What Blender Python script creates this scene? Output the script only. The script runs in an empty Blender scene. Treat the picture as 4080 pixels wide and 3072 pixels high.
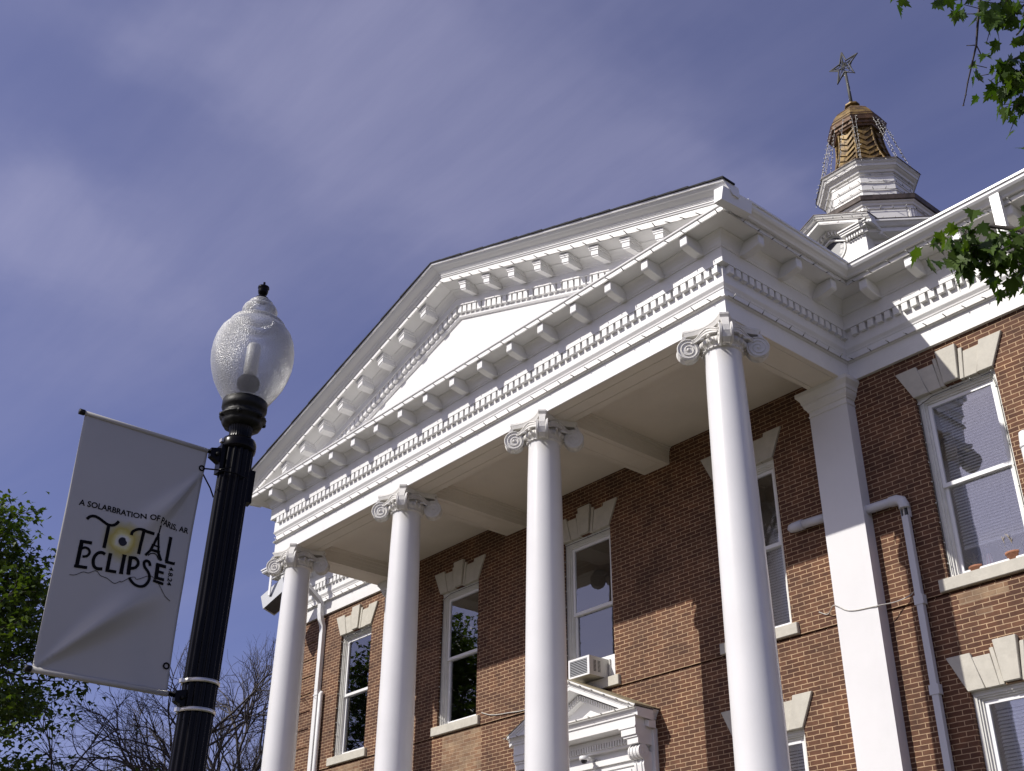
import bpy, math, random
from mathutils import Vector, Matrix
random.seed(7)
S = bpy.context.scene
COL = S.collection
PI = math.pi
# ------------------------------------------------------------------ camera
cam_d = bpy.data.cameras.new('camera'); cam = bpy.data.objects.new('camera', cam_d); COL.objects.link(cam)
S.camera = cam
cam_d.sensor_fit = 'HORIZONTAL'; cam_d.sensor_width = 36.0; cam_d.lens = 41.115
cam_d.clip_start = 0.05; cam_d.clip_end = 5000
def cam_matrix(yaw, pitch, roll, loc):
    f = Vector((math.sin(yaw)*math.cos(pitch), math.cos(yaw)*math.cos(pitch), math.sin(pitch)))
    r = Vector((math.cos(yaw), -math.sin(yaw), 0)); u = r.cross(f)
    r2 = r*math.cos(roll)+u*math.sin(roll); u2 = -r*math.sin(roll)+u*math.cos(roll)
    m = Matrix((r2, u2, -f)).transposed().to_4x4(); m.translation = loc
    return m
cam.matrix_world = cam_matrix(math.radians(-49.867), math.radians(29.338), math.radians(0.378), Vector((8.491, -11.023, 1.6)))
# ------------------------------------------------------------------ sky and sun
SUN_DIR = Vector((-0.382, -1.0, 0.871)).normalized()
SUN_EL = math.asin(SUN_DIR.z); SUN_AZ = math.atan2(SUN_DIR.x, SUN_DIR.y)
W = bpy.data.worlds.new('World'); S.world = W; W.use_nodes = True
nt = W.node_tree; N = nt.nodes; LK = nt.links
for n in list(N): N.remove(n)
def nd(t, **k):
    n = N.new(t)
    for a, b in k.items(): setattr(n, a, b)
    return n
sky = nd('ShaderNodeTexSky', sky_type='NISHITA'); sky.sun_disc = False
sky.sun_elevation = SUN_EL; sky.sun_rotation = SUN_AZ
sky.altitude = 150; sky.air_density = 1.0; sky.dust_density = 0.15; sky.ozone_density = 2.5
tint = nd('ShaderNodeMix', data_type='RGBA', blend_type='MULTIPLY'); tint.inputs[0].default_value = 1.0
LK.new(sky.outputs[0], tint.inputs[6]); tint.inputs[7].default_value = ((1.14, 0.87, 1.15, 1))
# thin cirrus: noise on a flat layer overhead
tc = nd('ShaderNodeTexCoord'); sep = nd('ShaderNodeSeparateXYZ'); LK.new(tc.outputs['Generated'], sep.inputs[0])
mx = nd('ShaderNodeMath', operation='MAXIMUM'); LK.new(sep.outputs[2], mx.inputs[0]); mx.inputs[1].default_value = 0.06
dx = nd('ShaderNodeMath', operation='DIVIDE'); LK.new(sep.outputs[0], dx.inputs[0]); LK.new(mx.outputs[0], dx.inputs[1])
dy = nd('ShaderNodeMath', operation='DIVIDE'); LK.new(sep.outputs[1], dy.inputs[0]); LK.new(mx.outputs[0], dy.inputs[1])
cmb = nd('ShaderNodeCombineXYZ'); LK.new(dx.outputs[0], cmb.inputs[0]); LK.new(dy.outputs[0], cmb.inputs[1])
mp = nd('ShaderNodeMapping'); LK.new(cmb.outputs[0], mp.inputs[0])
mp.inputs['Rotation'].default_value = (0, 0, math.radians(120)); mp.inputs['Scale'].default_value = (0.9, 2.41, 1); mp.inputs['Location'].default_value = (-4.187, 3.987, 0)
n1 = nd('ShaderNodeTexNoise'); n1.inputs['Scale'].default_value = 0.712; n1.inputs['Detail'].default_value = 4; n1.inputs['Roughness'].default_value = 0.52; n1.inputs['Distortion'].default_value = 0.5
LK.new(mp.outputs[0], n1.inputs['Vector'])
mp2 = nd('ShaderNodeMapping'); LK.new(cmb.outputs[0], mp2.inputs[0]); mp2.inputs['Rotation'].default_value = (0, 0, math.radians(120-85)); mp2.inputs['Scale'].default_value = (1.2, 7.0, 1)
n2 = nd('ShaderNodeTexNoise'); n2.inputs['Scale'].default_value = 2.4; n2.inputs['Detail'].default_value = 7; n2.inputs['Roughness'].default_value = 0.6
LK.new(mp2.outputs[0], n2.inputs['Vector'])
cmb.inputs[2].default_value = 1.0
wob = nd('ShaderNodeTexNoise'); wob.inputs['Scale'].default_value = 2.2; wob.inputs['Detail'].default_value = 5; wob.inputs['Roughness'].default_value = 0.6; LK.new(cmb.outputs[0], wob.inputs['Vector'])
wo1 = nd('ShaderNodeVectorMath', operation='SUBTRACT'); LK.new(wob.outputs['Color'], wo1.inputs[0]); wo1.inputs[1].default_value = (0.5, 0.5, 0.5)
wo2 = nd('ShaderNodeVectorMath', operation='MULTIPLY'); LK.new(wo1.outputs[0], wo2.inputs[0]); wo2.inputs[1].default_value = (0.42, 0.42, 0)
wo3 = nd('ShaderNodeVectorMath', operation='ADD'); LK.new(cmb.outputs[0], wo3.inputs[0]); LK.new(wo2.outputs[0], wo3.inputs[1])
# banks of thin cirrus: soft ellipses on the cloud layer (2x2 matrix and offset, weight)
BANKS = [(0.783, 4.441, -2.176, -7.715, -1.635, -6.54, 1.0), (2.774, 4.71, -1.689, -7.092, 1.719, -6.808, 1.0), (5.546, 5.167, 1.07, -5.116, 7.735, -11.388, 0.75), (1.106, 7.244, -0.694, -9.37, -0.107, -13.73, 1.0), (1.223, 6.6, -1.201, -10.32, -1.094, -14.706, 0.6), (2.24, 8.055, -2.041, -13.994, 1.724, -12.64, 0.6), (2.031, 6.461, -1.088, -6.367, 0.666, -8.591, 0.45), (2.803, 8.438, 0.247, -16.131, 8.108, -18.542, 0.35), (1.634, 5.958, -0.222, -6.962, 1.144, -12.48, 0.35), (0.945, 7.503, -2.714, -11.845, -2.055, -10.949, 0.55), (4.939, 9.329, -5.471, -21.066, 1.135, -16.18, 0.3)]
base_ = nd('ShaderNodeMapRange'); LK.new(n1.outputs[0], base_.inputs[0]); base_.inputs[1].default_value = 0.3; base_.inputs[2].default_value = 0.7; base_.inputs[3].default_value = -0.02; base_.inputs[4].default_value = 0.62
acc = None
for a1, a2, a3, b1, b2, b3, wgt in BANKS:
    d1 = nd('ShaderNodeVectorMath', operation='DOT_PRODUCT'); LK.new(wo3.outputs[0], d1.inputs[0]); d1.inputs[1].default_value = (a1, a2, a3)
    d2 = nd('ShaderNodeVectorMath', operation='DOT_PRODUCT'); LK.new(wo3.outputs[0], d2.inputs[0]); d2.inputs[1].default_value = (b1, b2, b3)
    s1 = nd('ShaderNodeMath', operation='MULTIPLY'); LK.new(d1.outputs['Value'], s1.inputs[0]); LK.new(d1.outputs['Value'], s1.inputs[1])
    s2 = nd('ShaderNodeMath', operation='MULTIPLY_ADD'); LK.new(d2.outputs['Value'], s2.inputs[0]); LK.new(d2.outputs['Value'], s2.inputs[1]); LK.new(s1.outputs[0], s2.inputs[2])
    pw = nd('ShaderNodeMath', operation='POWER'); pw.inputs[0].default_value = 0.52; LK.new(s2.outputs[0], pw.inputs[1])
    ad = nd('ShaderNodeMath', operation='MULTIPLY_ADD'); LK.new(pw.outputs[0], ad.inputs[0]); ad.inputs[1].default_value = wgt
    if acc: LK.new(acc.outputs[0], ad.inputs[2])
    else: LK.new(base_.outputs[0], ad.inputs[2])
    acc = ad
lim = nd('ShaderNodeMapRange', interpolation_type='SMOOTHSTEP'); LK.new(acc.outputs[0], lim.inputs[0]); lim.inputs[1].default_value = -0.35; lim.inputs[2].default_value = 1.75
r1 = nd('ShaderNodeMapRange'); LK.new(n1.outputs[0], r1.inputs[0]); r1.inputs[1].default_value = 0.3; r1.inputs[2].default_value = 0.7; r1.inputs[3].default_value = 0.75; r1.inputs[4].default_value = 1.1
r2 = nd('ShaderNodeMapRange'); LK.new(n2.outputs[0], r2.inputs[0]); r2.inputs[1].default_value = 0.25; r2.inputs[2].default_value = 0.8; r2.inputs[3].default_value = 0.80; r2.inputs[4].default_value = 1.10
m0_ = nd('ShaderNodeMath', operation='MULTIPLY'); LK.new(r1.outputs[0], m0_.inputs[0]); LK.new(r2.outputs[0], m0_.inputs[1])
mm = nd('ShaderNodeMath', operation='MULTIPLY'); LK.new(lim.outputs[0], mm.inputs[0]); LK.new(m0_.outputs[0], mm.inputs[1])
ms = nd('ShaderNodeMath', operation='MULTIPLY'); LK.new(mm.outputs[0], ms.inputs[0]); ms.inputs[1].default_value = 0.42
cm = nd('ShaderNodeMix', data_type='RGBA'); CMFAC = cm.inputs[0]; LK.new(tint.outputs[2], cm.inputs[6]); cm.inputs[7].default_value = (4.6, 4.55, 6.6, 1)
sv = nd('ShaderNodeVectorMath', operation='DOT_PRODUCT'); LK.new(tc.outputs['Generated'], sv.inputs[0]); sv.inputs[1].default_value = SUN_DIR
sv1 = nd('ShaderNodeMath', operation='MAXIMUM'); LK.new(sv.outputs['Value'], sv1.inputs[0]); sv1.inputs[1].default_value = 0
sv2 = nd('ShaderNodeMath', operation='POWER'); LK.new(sv1.outputs[0], sv2.inputs[0]); sv2.inputs[1].default_value = 3.0
vf = nd('ShaderNodeMath', operation='MULTIPLY_ADD'); vf.use_clamp = True; LK.new(sv2.outputs[0], vf.inputs[0]); vf.inputs[1].default_value = 0.35; LK.new(ms.outputs[0], vf.inputs[2]); LK.new(vf.outputs[0], CMFAC)
sv3 = nd('ShaderNodeMath', operation='MULTIPLY_ADD'); LK.new(sv2.outputs[0], sv3.inputs[0]); sv3.inputs[1].default_value = 2.2; sv3.inputs[2].default_value = 1.0
wrm = nd('ShaderNodeMix', data_type='RGBA'); LK.new(sv2.outputs[0], wrm.inputs[0]); wrm.inputs[6].default_value = (4.6, 4.55, 6.6, 1); wrm.inputs[7].default_value = (5.4, 4.8, 3.9, 1)
ccol = nd('ShaderNodeMix', data_type='RGBA', blend_type='MULTIPLY'); ccol.inputs[0].default_value = 1.0; LK.new(wrm.outputs[2], ccol.inputs[6]); LK.new(sv3.outputs[0], ccol.inputs[7]); LK.new(ccol.outputs[2], cm.inputs[7])
bg = nd('ShaderNodeBackground'); bg.inputs[1].default_value = 0.09; LK.new(cm.outputs[2], bg.inputs[0])
wo = nd('ShaderNodeOutputWorld'); LK.new(bg.outputs[0], wo.inputs[0])
sun_d = bpy.data.lights.new('sun', 'SUN'); sun = bpy.data.objects.new('sun', sun_d); COL.objects.link(sun)
sun_d.energy = 4.9; sun_d.angle = math.radians(0.53); sun_d.color = (1.0, 0.955, 0.89)
sun.rotation_euler = (-SUN_DIR).to_track_quat('-Z', 'Y').to_euler(); sun.location = SUN_DIR*60
S.view_settings.view_transform = 'Standard'; S.view_settings.look = 'None'; S.view_settings.gamma = 1.0
S.view_settings.exposure = 0.0

# ------------------------------------------------------------------ materials
MATS = {}
def newmat(name):
    m = bpy.data.materials.new(name); m.use_nodes = True
    t = m.node_tree; b = t.nodes['Principled BSDF']
    return m, t, b
def noise(t, scale, detail=4, rough=0.55, coord='Object', stretch=None):
    c = t.nodes.new('ShaderNodeTexCoord'); n = t.nodes.new('ShaderNodeTexNoise')
    n.inputs['Scale'].default_value = scale; n.inputs['Detail'].default_value = detail; n.inputs['Roughness'].default_value = rough
    if stretch:
        mp_ = t.nodes.new('ShaderNodeMapping'); mp_.inputs['Scale'].default_value = stretch
        t.links.new(c.outputs[coord], mp_.inputs[0]); t.links.new(mp_.outputs[0], n.inputs['Vector'])
    else: t.links.new(c.outputs[coord], n.inputs['Vector'])
    return n
def ramp(t, src, stops):
    r = t.nodes.new('ShaderNodeValToRGB'); e = r.color_ramp.elements
    while len(e) < len(stops): e.new(0.5)
    for i, (p, c) in enumerate(stops): e[i].position = p; e[i].color = (*c, 1)
    t.links.new(src, r.inputs[0]); return r
def bump(t, b, src, strength, dist):
    bp = t.nodes.new('ShaderNodeBump'); bp.inputs['Strength'].default_value = strength; bp.inputs['Distance'].default_value = dist
    t.links.new(src, bp.inputs['Height']); t.links.new(bp.outputs[0], b.inputs['Normal']); return bp
def mixc(t, fac, a, bcol, mode='MIX'):
    m = t.nodes.new('ShaderNodeMix'); m.data_type = 'RGBA'; m.blend_type = mode
    for i, v in ((0, fac), (6, a), (7, bcol)):
        if hasattr(v, 'links'): t.links.new(v, m.inputs[i])
        else: m.inputs[i].default_value = v if i == 0 else (*v, 1)
    return m.outputs[2]
def paint(name, c, rough=0.5, var=0.05, dirt=0.12, scale=3.0, bstr=0.15, dirtcol=(0.42, 0.38, 0.31), grain=(1, 1, 1), flake=0.0):
    m, t, b = newmat(name)
    n = noise(t, scale, 6, 0.6); lo = tuple(v*(1-var) for v in c); hi = tuple(min(1, v*(1+var*0.5)) for v in c)
    r = ramp(t, n.outputs[0], [(0.3, lo), (0.7, hi)])
    n2 = noise(t, 9.0, 8, 0.7, stretch=(1, 1, 0.35)); r2 = ramp(t, n2.outputs[0], [(0.60, (0, 0, 0)), (0.80, (dirt,)*3)])
    c2 = mixc(t, r2.outputs[0], r.outputs[0], dirtcol)
    n3 = noise(t, 40, 6, 0.6, stretch=grain)
    if flake:
        n4 = noise(t, 26, 8, 0.65, stretch=grain); r4 = ramp(t, n4.outputs[0], [(0.66, (0, 0, 0)), (0.70, (flake,)*3)])
        c2 = mixc(t, r4.outputs[0], c2, (0.36, 0.33, 0.28))
    t.links.new(c2, b.inputs['Base Color']); b.inputs['Roughness'].default_value = rough
    bump(t, b, n3.outputs[0], bstr, 0.01)
    MATS[name] = m; return m
paint('white_paint', (0.755, 0.75, 0.74), 0.42, 0.06, 0.30, 2.2, 0.12, flake=0.12)
paint('column_paint', (0.705, 0.70, 0.70), 0.27, 0.05, 0.10, 1.1, 0.08)
paint('trim_paint', (0.74, 0.73, 0.70), 0.5, 0.08, 0.22, 3.0, 0.15)
paint('old_board_paint', (0.72, 0.715, 0.70), 0.55, 0.06, 0.18, 3.0, 0.35, grain=(0.12, 0.12, 1.0), flake=0.35)
paint('stucco_paint', (0.72, 0.715, 0.705), 0.6, 0.04, 0.14, 5.0, 0.9, flake=0.18)
paint('soffit_paint', (0.74, 0.69, 0.61), 0.55, 0.07, 0.14, 1.3, 0.06)
paint('frame_paint', (0.66, 0.655, 0.61), 0.5, 0.10, 0.3, 6.0, 0.3, grain=(1, 1, 0.15), flake=0.2)
paint('vinyl_white', (0.77, 0.77, 0.77), 0.35, 0.02, 0.03, 2.0, 0.02)
paint('gutter_metal', (0.74, 0.74, 0.74), 0.3, 0.03, 0.10, 2.0, 0.02)
paint('conduit_plastic', (0.56, 0.565, 0.60), 0.38, 0.03, 0.08, 2.0, 0.02)
paint('capital_plaster', (0.68, 0.665, 0.63), 0.6, 0.10, 0.5, 9.0, 0.5, dirtcol=(0.33, 0.28, 0.2))
paint('limestone', (0.50, 0.475, 0.41), 0.75, 0.12, 0.35, 7.0, 0.35, dirtcol=(0.33, 0.29, 0.2))
paint('metal_casing', (0.62, 0.61, 0.57), 0.45, 0.05, 0.25, 5.0, 0.05)
paint('grey_metal', (0.40, 0.41, 0.43), 0.4, 0.05, 0.1, 3.0, 0.03)
def plain(name, c, rough=0.5, metal=0.0, var=0.15, scale=20, bstr=0.1, spec=0.5):
    m, t, b = newmat(name); n = noise(t, scale, 5)
    r = ramp(t, n.outputs[0], [(0.3, tuple(v*(1-var) for v in c)), (0.7, tuple(v*(1+var) for v in c))])
    t.links.new(r.outputs[0], b.inputs['Base Color']); b.inputs['Roughness'].default_value = rough; b.inputs['Metallic'].default_value = metal
    b.inputs['Specular IOR Level'].default_value = spec
    if bstr: bump(t, b, n.outputs[0], bstr, 0.004)
    MATS[name] = m; return m
plain('black_enamel', (0.004, 0.0035, 0.004), 0.24, 0, 0.3, 14, 0.06, 0.12)
plain('black_rough', (0.008, 0.008, 0.007), 0.5, 0, 0.5, 40, 0.5, 0.25)
plain('steel_band', (0.62, 0.60, 0.54), 0.35, 0.9, 0.15, 30, 0.05)
plain('dark_plastic', (0.015, 0.015, 0.017), 0.4)
plain('wire_dark', (0.05, 0.05, 0.045), 0.6)
plain('wire_pale', (0.5, 0.48, 0.44), 0.5)
plain('bulb_glass', (0.62, 0.62, 0.58), 0.2, 0, 0.3, 60, 0)
plain('shingle', (0.018, 0.018, 0.02), 0.9, 0, 0.5, 8, 0.8)
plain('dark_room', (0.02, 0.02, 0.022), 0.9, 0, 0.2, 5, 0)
plain('blind_slat', (0.84, 0.84, 0.85), 0.4, 0, 0.03, 3, 0)
plain('grille_dark', (0.05, 0.05, 0.055), 0.45)
plain('clay', (0.32, 0.14, 0.075), 0.7)
plain('dry_stem', (0.42, 0.36, 0.24), 0.7)
plain('red_cloth', (0.40, 0.03, 0.035), 0.8); plain('blue_cloth', (0.03, 0.04, 0.16), 0.8); plain('white_cloth', (0.7, 0.68, 0.66), 0.8)
plain('clock_black', (0.035, 0.037, 0.05), 0.35, 0, 0.4, 9, 0)
plain('clock_white', (0.75, 0.75, 0.73), 0.5)
plain('copper_brow', (0.11, 0.060, 0.030), 0.5, 0.35, 0.5, 6, 0.3)
plain('tan_flashing', (0.27, 0.23, 0.15), 0.6, 0.1, 0.2, 6, 0.2)
plain('dark_flashing', (0.09, 0.07, 0.06), 0.6, 0.2, 0.5, 6, 0.3)
plain('bark_dark', (0.055, 0.048, 0.042), 0.85, 0, 0.4, 12, 0.8)
plain('bark_twig', (0.055, 0.047, 0.047), 0.75, 0, 0.3, 30, 0.3)
plain('letter_ink', (0.006, 0.006, 0.007), 0.7, 0, 0.2, 20, 0, 0.05)
plain('moon_ink', (0.03, 0.03, 0.04), 0.7, 0, 0.2, 20, 0, 0.05)
plain('asphalt', (0.05, 0.05, 0.052), 0.9, 0, 0.3, 30, 0.6)
plain('concrete', (0.22, 0.19, 0.155), 0.85, 0, 0.15, 4, 0.3)
plain('grass_soil', (0.045, 0.045, 0.02), 0.95, 0, 0.4, 3, 0.8)
def copper():
    m, t, b = newmat('copper_patina')
    n = noise(t, 4.5, 6, 0.65); r = ramp(t, n.outputs[0], [(0.28, (0.04, 0.022, 0.012)), (0.45, (0.12, 0.075, 0.025)), (0.6, (0.25, 0.165, 0.05)), (0.75, (0.11, 0.09, 0.06))])
    n2 = noise(t, 30, 4); t.links.new(r.outputs[0], b.inputs['Base Color']); b.inputs['Metallic'].default_value = 0.25; b.inputs['Roughness'].default_value = 0.55
    bump(t, b, n2.outputs[0], 0.2, 0.01); MATS['copper_patina'] = m
copper()
def brick():
    m, t, b = newmat('red_brick')
    c = t.nodes.new('ShaderNodeTexCoord'); g = t.nodes.new('ShaderNodeNewGeometry')
    sp = t.nodes.new('ShaderNodeSeparateXYZ'); t.links.new(c.outputs['Object'], sp.inputs[0])
    sn = t.nodes.new('ShaderNodeSeparateXYZ'); t.links.new(g.outputs['Normal'], sn.inputs[0])
    ab = t.nodes.new('ShaderNodeMath'); ab.operation = 'ABSOLUTE'; t.links.new(sn.outputs[0], ab.inputs[0])
    gt = t.nodes.new('ShaderNodeMath'); gt.operation = 'GREATER_THAN'; t.links.new(ab.outputs[0], gt.inputs[0]); gt.inputs[1].default_value = 0.7
    mxf = t.nodes.new('ShaderNodeMix'); t.links.new(gt.outputs[0], mxf.inputs[0]); t.links.new(sp.outputs[0], mxf.inputs[2]); t.links.new(sp.outputs[1], mxf.inputs[3])
    cb = t.nodes.new('ShaderNodeCombineXYZ'); t.links.new(mxf.outputs[0], cb.inputs[0]); t.links.new(sp.outputs[2], cb.inputs[1])
    # slightly wandering courses
    wn = t.nodes.new('ShaderNodeTexNoise'); wn.inputs['Scale'].default_value = 9; wn.inputs['Detail'].default_value = 3; t.links.new(c.outputs['Object'], wn.inputs['Vector'])
    wv = t.nodes.new('ShaderNodeVectorMath'); wv.operation = 'SCALE'; wv.inputs['Scale'].default_value = 0.012; t.links.new(wn.outputs['Color'], wv.inputs[0])
    wa = t.nodes.new('ShaderNodeVectorMath'); t.links.new(cb.outputs[0], wa.inputs[0]); t.links.new(wv.outputs[0], wa.inputs[1])
    br = t.nodes.new('ShaderNodeTexBrick'); t.links.new(wa.outputs[0], br.inputs['Vector'])
    br.inputs['Scale'].default_value = 1.0; br.inputs['Brick Width'].default_value = 0.217; br.inputs['Row Height'].default_value = 0.0662
    br.inputs['Mortar Size'].default_value = 0.0056; br.inputs['Mortar Smooth'].default_value = 0.25; br.inputs['Bias'].default_value = -0.1
    br.inputs['Color1'].default_value = (0.085, 0.033, 0.0155, 1); br.inputs['Color2'].default_value = (0.138, 0.062, 0.031, 1); br.inputs['Mortar'].default_value = (0.47, 0.335, 0.205, 1)
    br.offset = 0.5; br.squash = 1.0
    # mottling and old stains
    n = noise(t, 1.1, 6, 0.65); r = ramp(t, n.outputs[0], [(0.3, (0.60, 0.58, 0.58)), (0.52, (1, 1, 1)), (0.75, (1.30, 1.22, 1.10))])
    n2 = noise(t, 5.0, 5, 0.6); r2 = ramp(t, n2.outputs[0], [(0.3, (0.68, 0.64, 0.64)), (0.7, (1.22, 1.22, 1.22))])
    a = mixc(t, 1.0, br.outputs['Color'], r.outputs[0], 'MULTIPLY'); a = mixc(t, 1.0, a, r2.outputs[0], 'MULTIPLY')
    n3 = noise(t, 0.75, 9, 0.72); r3 = ramp(t, n3.outputs[0], [(0.60, (0, 0, 0)), (0.72, (0.22, 0.22, 0.22))])
    a = mixc(t, r3.outputs[0], a, (0.36, 0.27, 0.20))
    n4 = noise(t, 17, 3, 0.5); r4 = ramp(t, n4.outputs[0], [(0.735, (0, 0, 0)), (0.76, (0.7, 0.7, 0.7))])   # chips and paint drips
    a = mixc(t, r4.outputs[0], a, (0.45, 0.38, 0.32))
    t.links.new(a, b.inputs['Base Color']); b.inputs['Roughness'].default_value = 0.85
    fn = noise(t, 60, 5); inv = t.nodes.new('ShaderNodeMath'); inv.operation = 'MULTIPLY_ADD'; t.links.new(br.outputs['Fac'], inv.inputs[0]); inv.inputs[1].default_value = -1.0; t.links.new(fn.outputs[0], inv.inputs[2])
    bump(t, b, inv.outputs[0], 0.55, 0.006); MATS['red_brick'] = m
brick()
def tan_brick():
    m = MATS['red_brick'].copy(); m.name = 'repaired_brick'
    for n in m.node_tree.nodes:
        if n.type == 'TEX_BRICK':
            n.inputs['Color1'].default_value = (0.20, 0.11, 0.06, 1); n.inputs['Color2'].default_value = (0.27, 0.19, 0.115, 1); n.inputs['Mortar'].default_value = (0.36, 0.27, 0.18, 1)
    MATS['repaired_brick'] = m
tan_brick()
def glass():
    m, t, b = newmat('window_glass'); t.nodes.remove(b); out = t.nodes['Material Output']
    fr = t.nodes.new('ShaderNodeFresnel'); fr.inputs['IOR'].default_value = 1.5
    ma = t.nodes.new('ShaderNodeMath'); ma.operation = 'MULTIPLY_ADD'; t.links.new(fr.outputs[0], ma.inputs[0]); ma.inputs[1].default_value = 1.35; ma.inputs[2].default_value = 0.14; ma.use_clamp = True
    tr = t.nodes.new('ShaderNodeBsdfTransparent'); tr.inputs[0].default_value = (0.95, 0.96, 0.96, 1)
    gl = t.nodes.new('ShaderNodeBsdfGlossy'); gl.inputs['Roughness'].default_value = 0.015; gl.inputs[0].default_value = (0.97, 0.97, 1, 1)
    n = noise(t, 2.2, 2); bp = t.nodes.new('ShaderNodeBump'); bp.inputs['Strength'].default_value = 0.04; bp.inputs['Distance'].default_value = 0.02; t.links.new(n.outputs[0], bp.inputs['Height']); t.links.new(bp.outputs[0], gl.inputs['Normal'])
    mx_ = t.nodes.new('ShaderNodeMixShader'); t.links.new(ma.outputs[0], mx_.inputs[0]); t.links.new(tr.outputs[0], mx_.inputs[1]); t.links.new(gl.outputs[0], mx_.inputs[2]); t.links.new(mx_.outputs[0], out.inputs[0])
    MATS['window_glass'] = m
glass()
def globe():
    m, t, b = newmat('frosted_globe'); t.nodes.remove(b); out = t.nodes['Material Output']
    c = t.nodes.new('ShaderNodeTexCoord'); v = t.nodes.new('ShaderNodeTexVoronoi'); v.inputs['Scale'].default_value = 170; t.links.new(c.outputs['Object'], v.inputs['Vector'])
    bp = t.nodes.new('ShaderNodeBump'); bp.inputs['Strength'].default_value = 0.7; bp.inputs['Distance'].default_value = 0.0045; t.links.new(v.outputs['Distance'], bp.inputs['Height'])
    tr = t.nodes.new('ShaderNodeBsdfTransparent'); tr.inputs[0].default_value = (0.93, 0.94, 0.95, 1)
    tl = t.nodes.new('ShaderNodeBsdfTranslucent'); tl.inputs[0].default_value = (0.88, 0.89, 0.89, 1); t.links.new(bp.outputs[0], tl.inputs['Normal'])
    df = t.nodes.new('ShaderNodeBsdfDiffuse'); df.inputs[0].default_value = (0.80, 0.81, 0.81, 1); t.links.new(bp.outputs[0], df.inputs['Normal'])
    gl = t.nodes.new('ShaderNodeBsdfGlossy'); gl.inputs['Roughness'].default_value = 0.33; t.links.new(bp.outputs[0], gl.inputs['Normal'])
    m1 = t.nodes.new('ShaderNodeMixShader'); m1.inputs[0].default_value = 0.5; t.links.new(tl.outputs[0], m1.inputs[1]); t.links.new(df.outputs[0], m1.inputs[2])
    lw = t.nodes.new('ShaderNodeLayerWeight'); lw.inputs['Blend'].default_value = 0.35
    mr = t.nodes.new('ShaderNodeMapRange'); t.links.new(lw.outputs['Facing'], mr.inputs[0]); mr.inputs[3].default_value = 0.27; mr.inputs[4].default_value = 0.90
    m2 = t.nodes.new('ShaderNodeMixShader'); t.links.new(mr.outputs[0], m2.inputs[0]); t.links.new(tr.outputs[0], m2.inputs[1]); t.links.new(m1.outputs[0], m2.inputs[2])
    fr = t.nodes.new('ShaderNodeFresnel'); fr.inputs['IOR'].default_value = 1.75; t.links.new(bp.outputs[0], fr.inputs['Normal'])
    m3 = t.nodes.new('ShaderNodeMixShader'); t.links.new(fr.outputs[0], m3.inputs[0]); t.links.new(m2.outputs[0], m3.inputs[1]); t.links.new(gl.outputs[0], m3.inputs[2]); t.links.new(m3.outputs[0], out.inputs[0])
    MATS['frosted_globe'] = m
globe()
def banner_vinyl():
    m, t, b = newmat('banner_vinyl'); out = t.nodes['Material Output']
    c = t.nodes.new('ShaderNodeTexCoord'); sub = t.nodes.new('ShaderNodeVectorMath'); sub.operation = 'SUBTRACT'; t.links.new(c.outputs['Object'], sub.inputs[0]); sub.inputs[1].default_value = (0.0, -0.466, 3.419)
    sc_ = t.nodes.new('ShaderNodeVectorMath'); sc_.operation = 'MULTIPLY'; t.links.new(sub.outputs[0], sc_.inputs[0]); sc_.inputs[1].default_value = (0, 1, 1)
    ln = t.nodes.new('ShaderNodeVectorMath'); ln.operation = 'LENGTH'; t.links.new(sc_.outputs[0], ln.inputs[0])
    rays = noise(t, 26, 3, stretch=(0, 1, 1)); ad = t.nodes.new('ShaderNodeMath'); ad.operation = 'MULTIPLY_ADD'; t.links.new(rays.outputs[0], ad.inputs[0]); ad.inputs[1].default_value = 0.035; t.links.new(ln.outputs['Value'], ad.inputs[2])
    r = ramp(t, ad.outputs[0], [(0.034, (0.66, 0.66, 0.60)), (0.05, (0.60, 0.55, 0.22)), (0.068, (0.44, 0.36, 0.06)), (0.092, (0.43, 0.40, 0.24)), (0.115, (0.47, 0.46, 0.43))])
    n = noise(t, 3, 4); r2 = ramp(t, n.outputs[0], [(0.3, (0.93, 0.93, 0.93)), (0.7, (1, 1, 1))])
    colr = mixc(t, 1.0, r.outputs[0], r2.outputs[0], 'MULTIPLY')
    t.links.new(colr, b.inputs['Base Color']); b.inputs['Roughness'].default_value = 0.33
    tl = t.nodes.new('ShaderNodeBsdfTranslucent'); t.links.new(colr, tl.inputs[0])
    mx_ = t.nodes.new('ShaderNodeMixShader'); mx_.inputs[0].default_value = 0.10; t.links.new(b.outputs[0], mx_.inputs[1]); t.links.new(tl.outputs[0], mx_.inputs[2]); t.links.new(mx_.outputs[0], out.inputs[0])
    MATS['banner_vinyl'] = m
banner_vinyl()
def leafmat(name, c1, c2, trans=0.4):
    m, t, b = newmat(name); out = t.nodes['Material Output']
    g = t.nodes.new('ShaderNodeNewGeometry'); r = ramp(t, g.outputs['Random Per Island'], [(0.0, c1), (1.0, c2)])
    t.links.new(r.outputs[0], b.inputs['Base Color']); b.inputs['Roughness'].default_value = 0.5; b.inputs['Specular IOR Level'].default_value = 0.35
    tl = t.nodes.new('ShaderNodeBsdfTranslucent'); yl = mixc(t, 1.0, r.outputs[0], (1.5, 1.6, 0.5), 'MULTIPLY'); t.links.new(yl, tl.inputs[0])
    mx_ = t.nodes.new('ShaderNodeMixShader'); mx_.inputs[0].default_value = trans; t.links.new(b.outputs[0], mx_.inputs[1]); t.links.new(tl.outputs[0], mx_.inputs[2]); t.links.new(mx_.outputs[0], out.inputs[0])
    MATS[name] = m
leafmat('maple_leaf', (0.035, 0.075, 0.012), (0.075, 0.125, 0.018), 0.38)
leafmat('far_leaf', (0.026, 0.050, 0.008), (0.085, 0.125, 0.018), 0.32)

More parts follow.
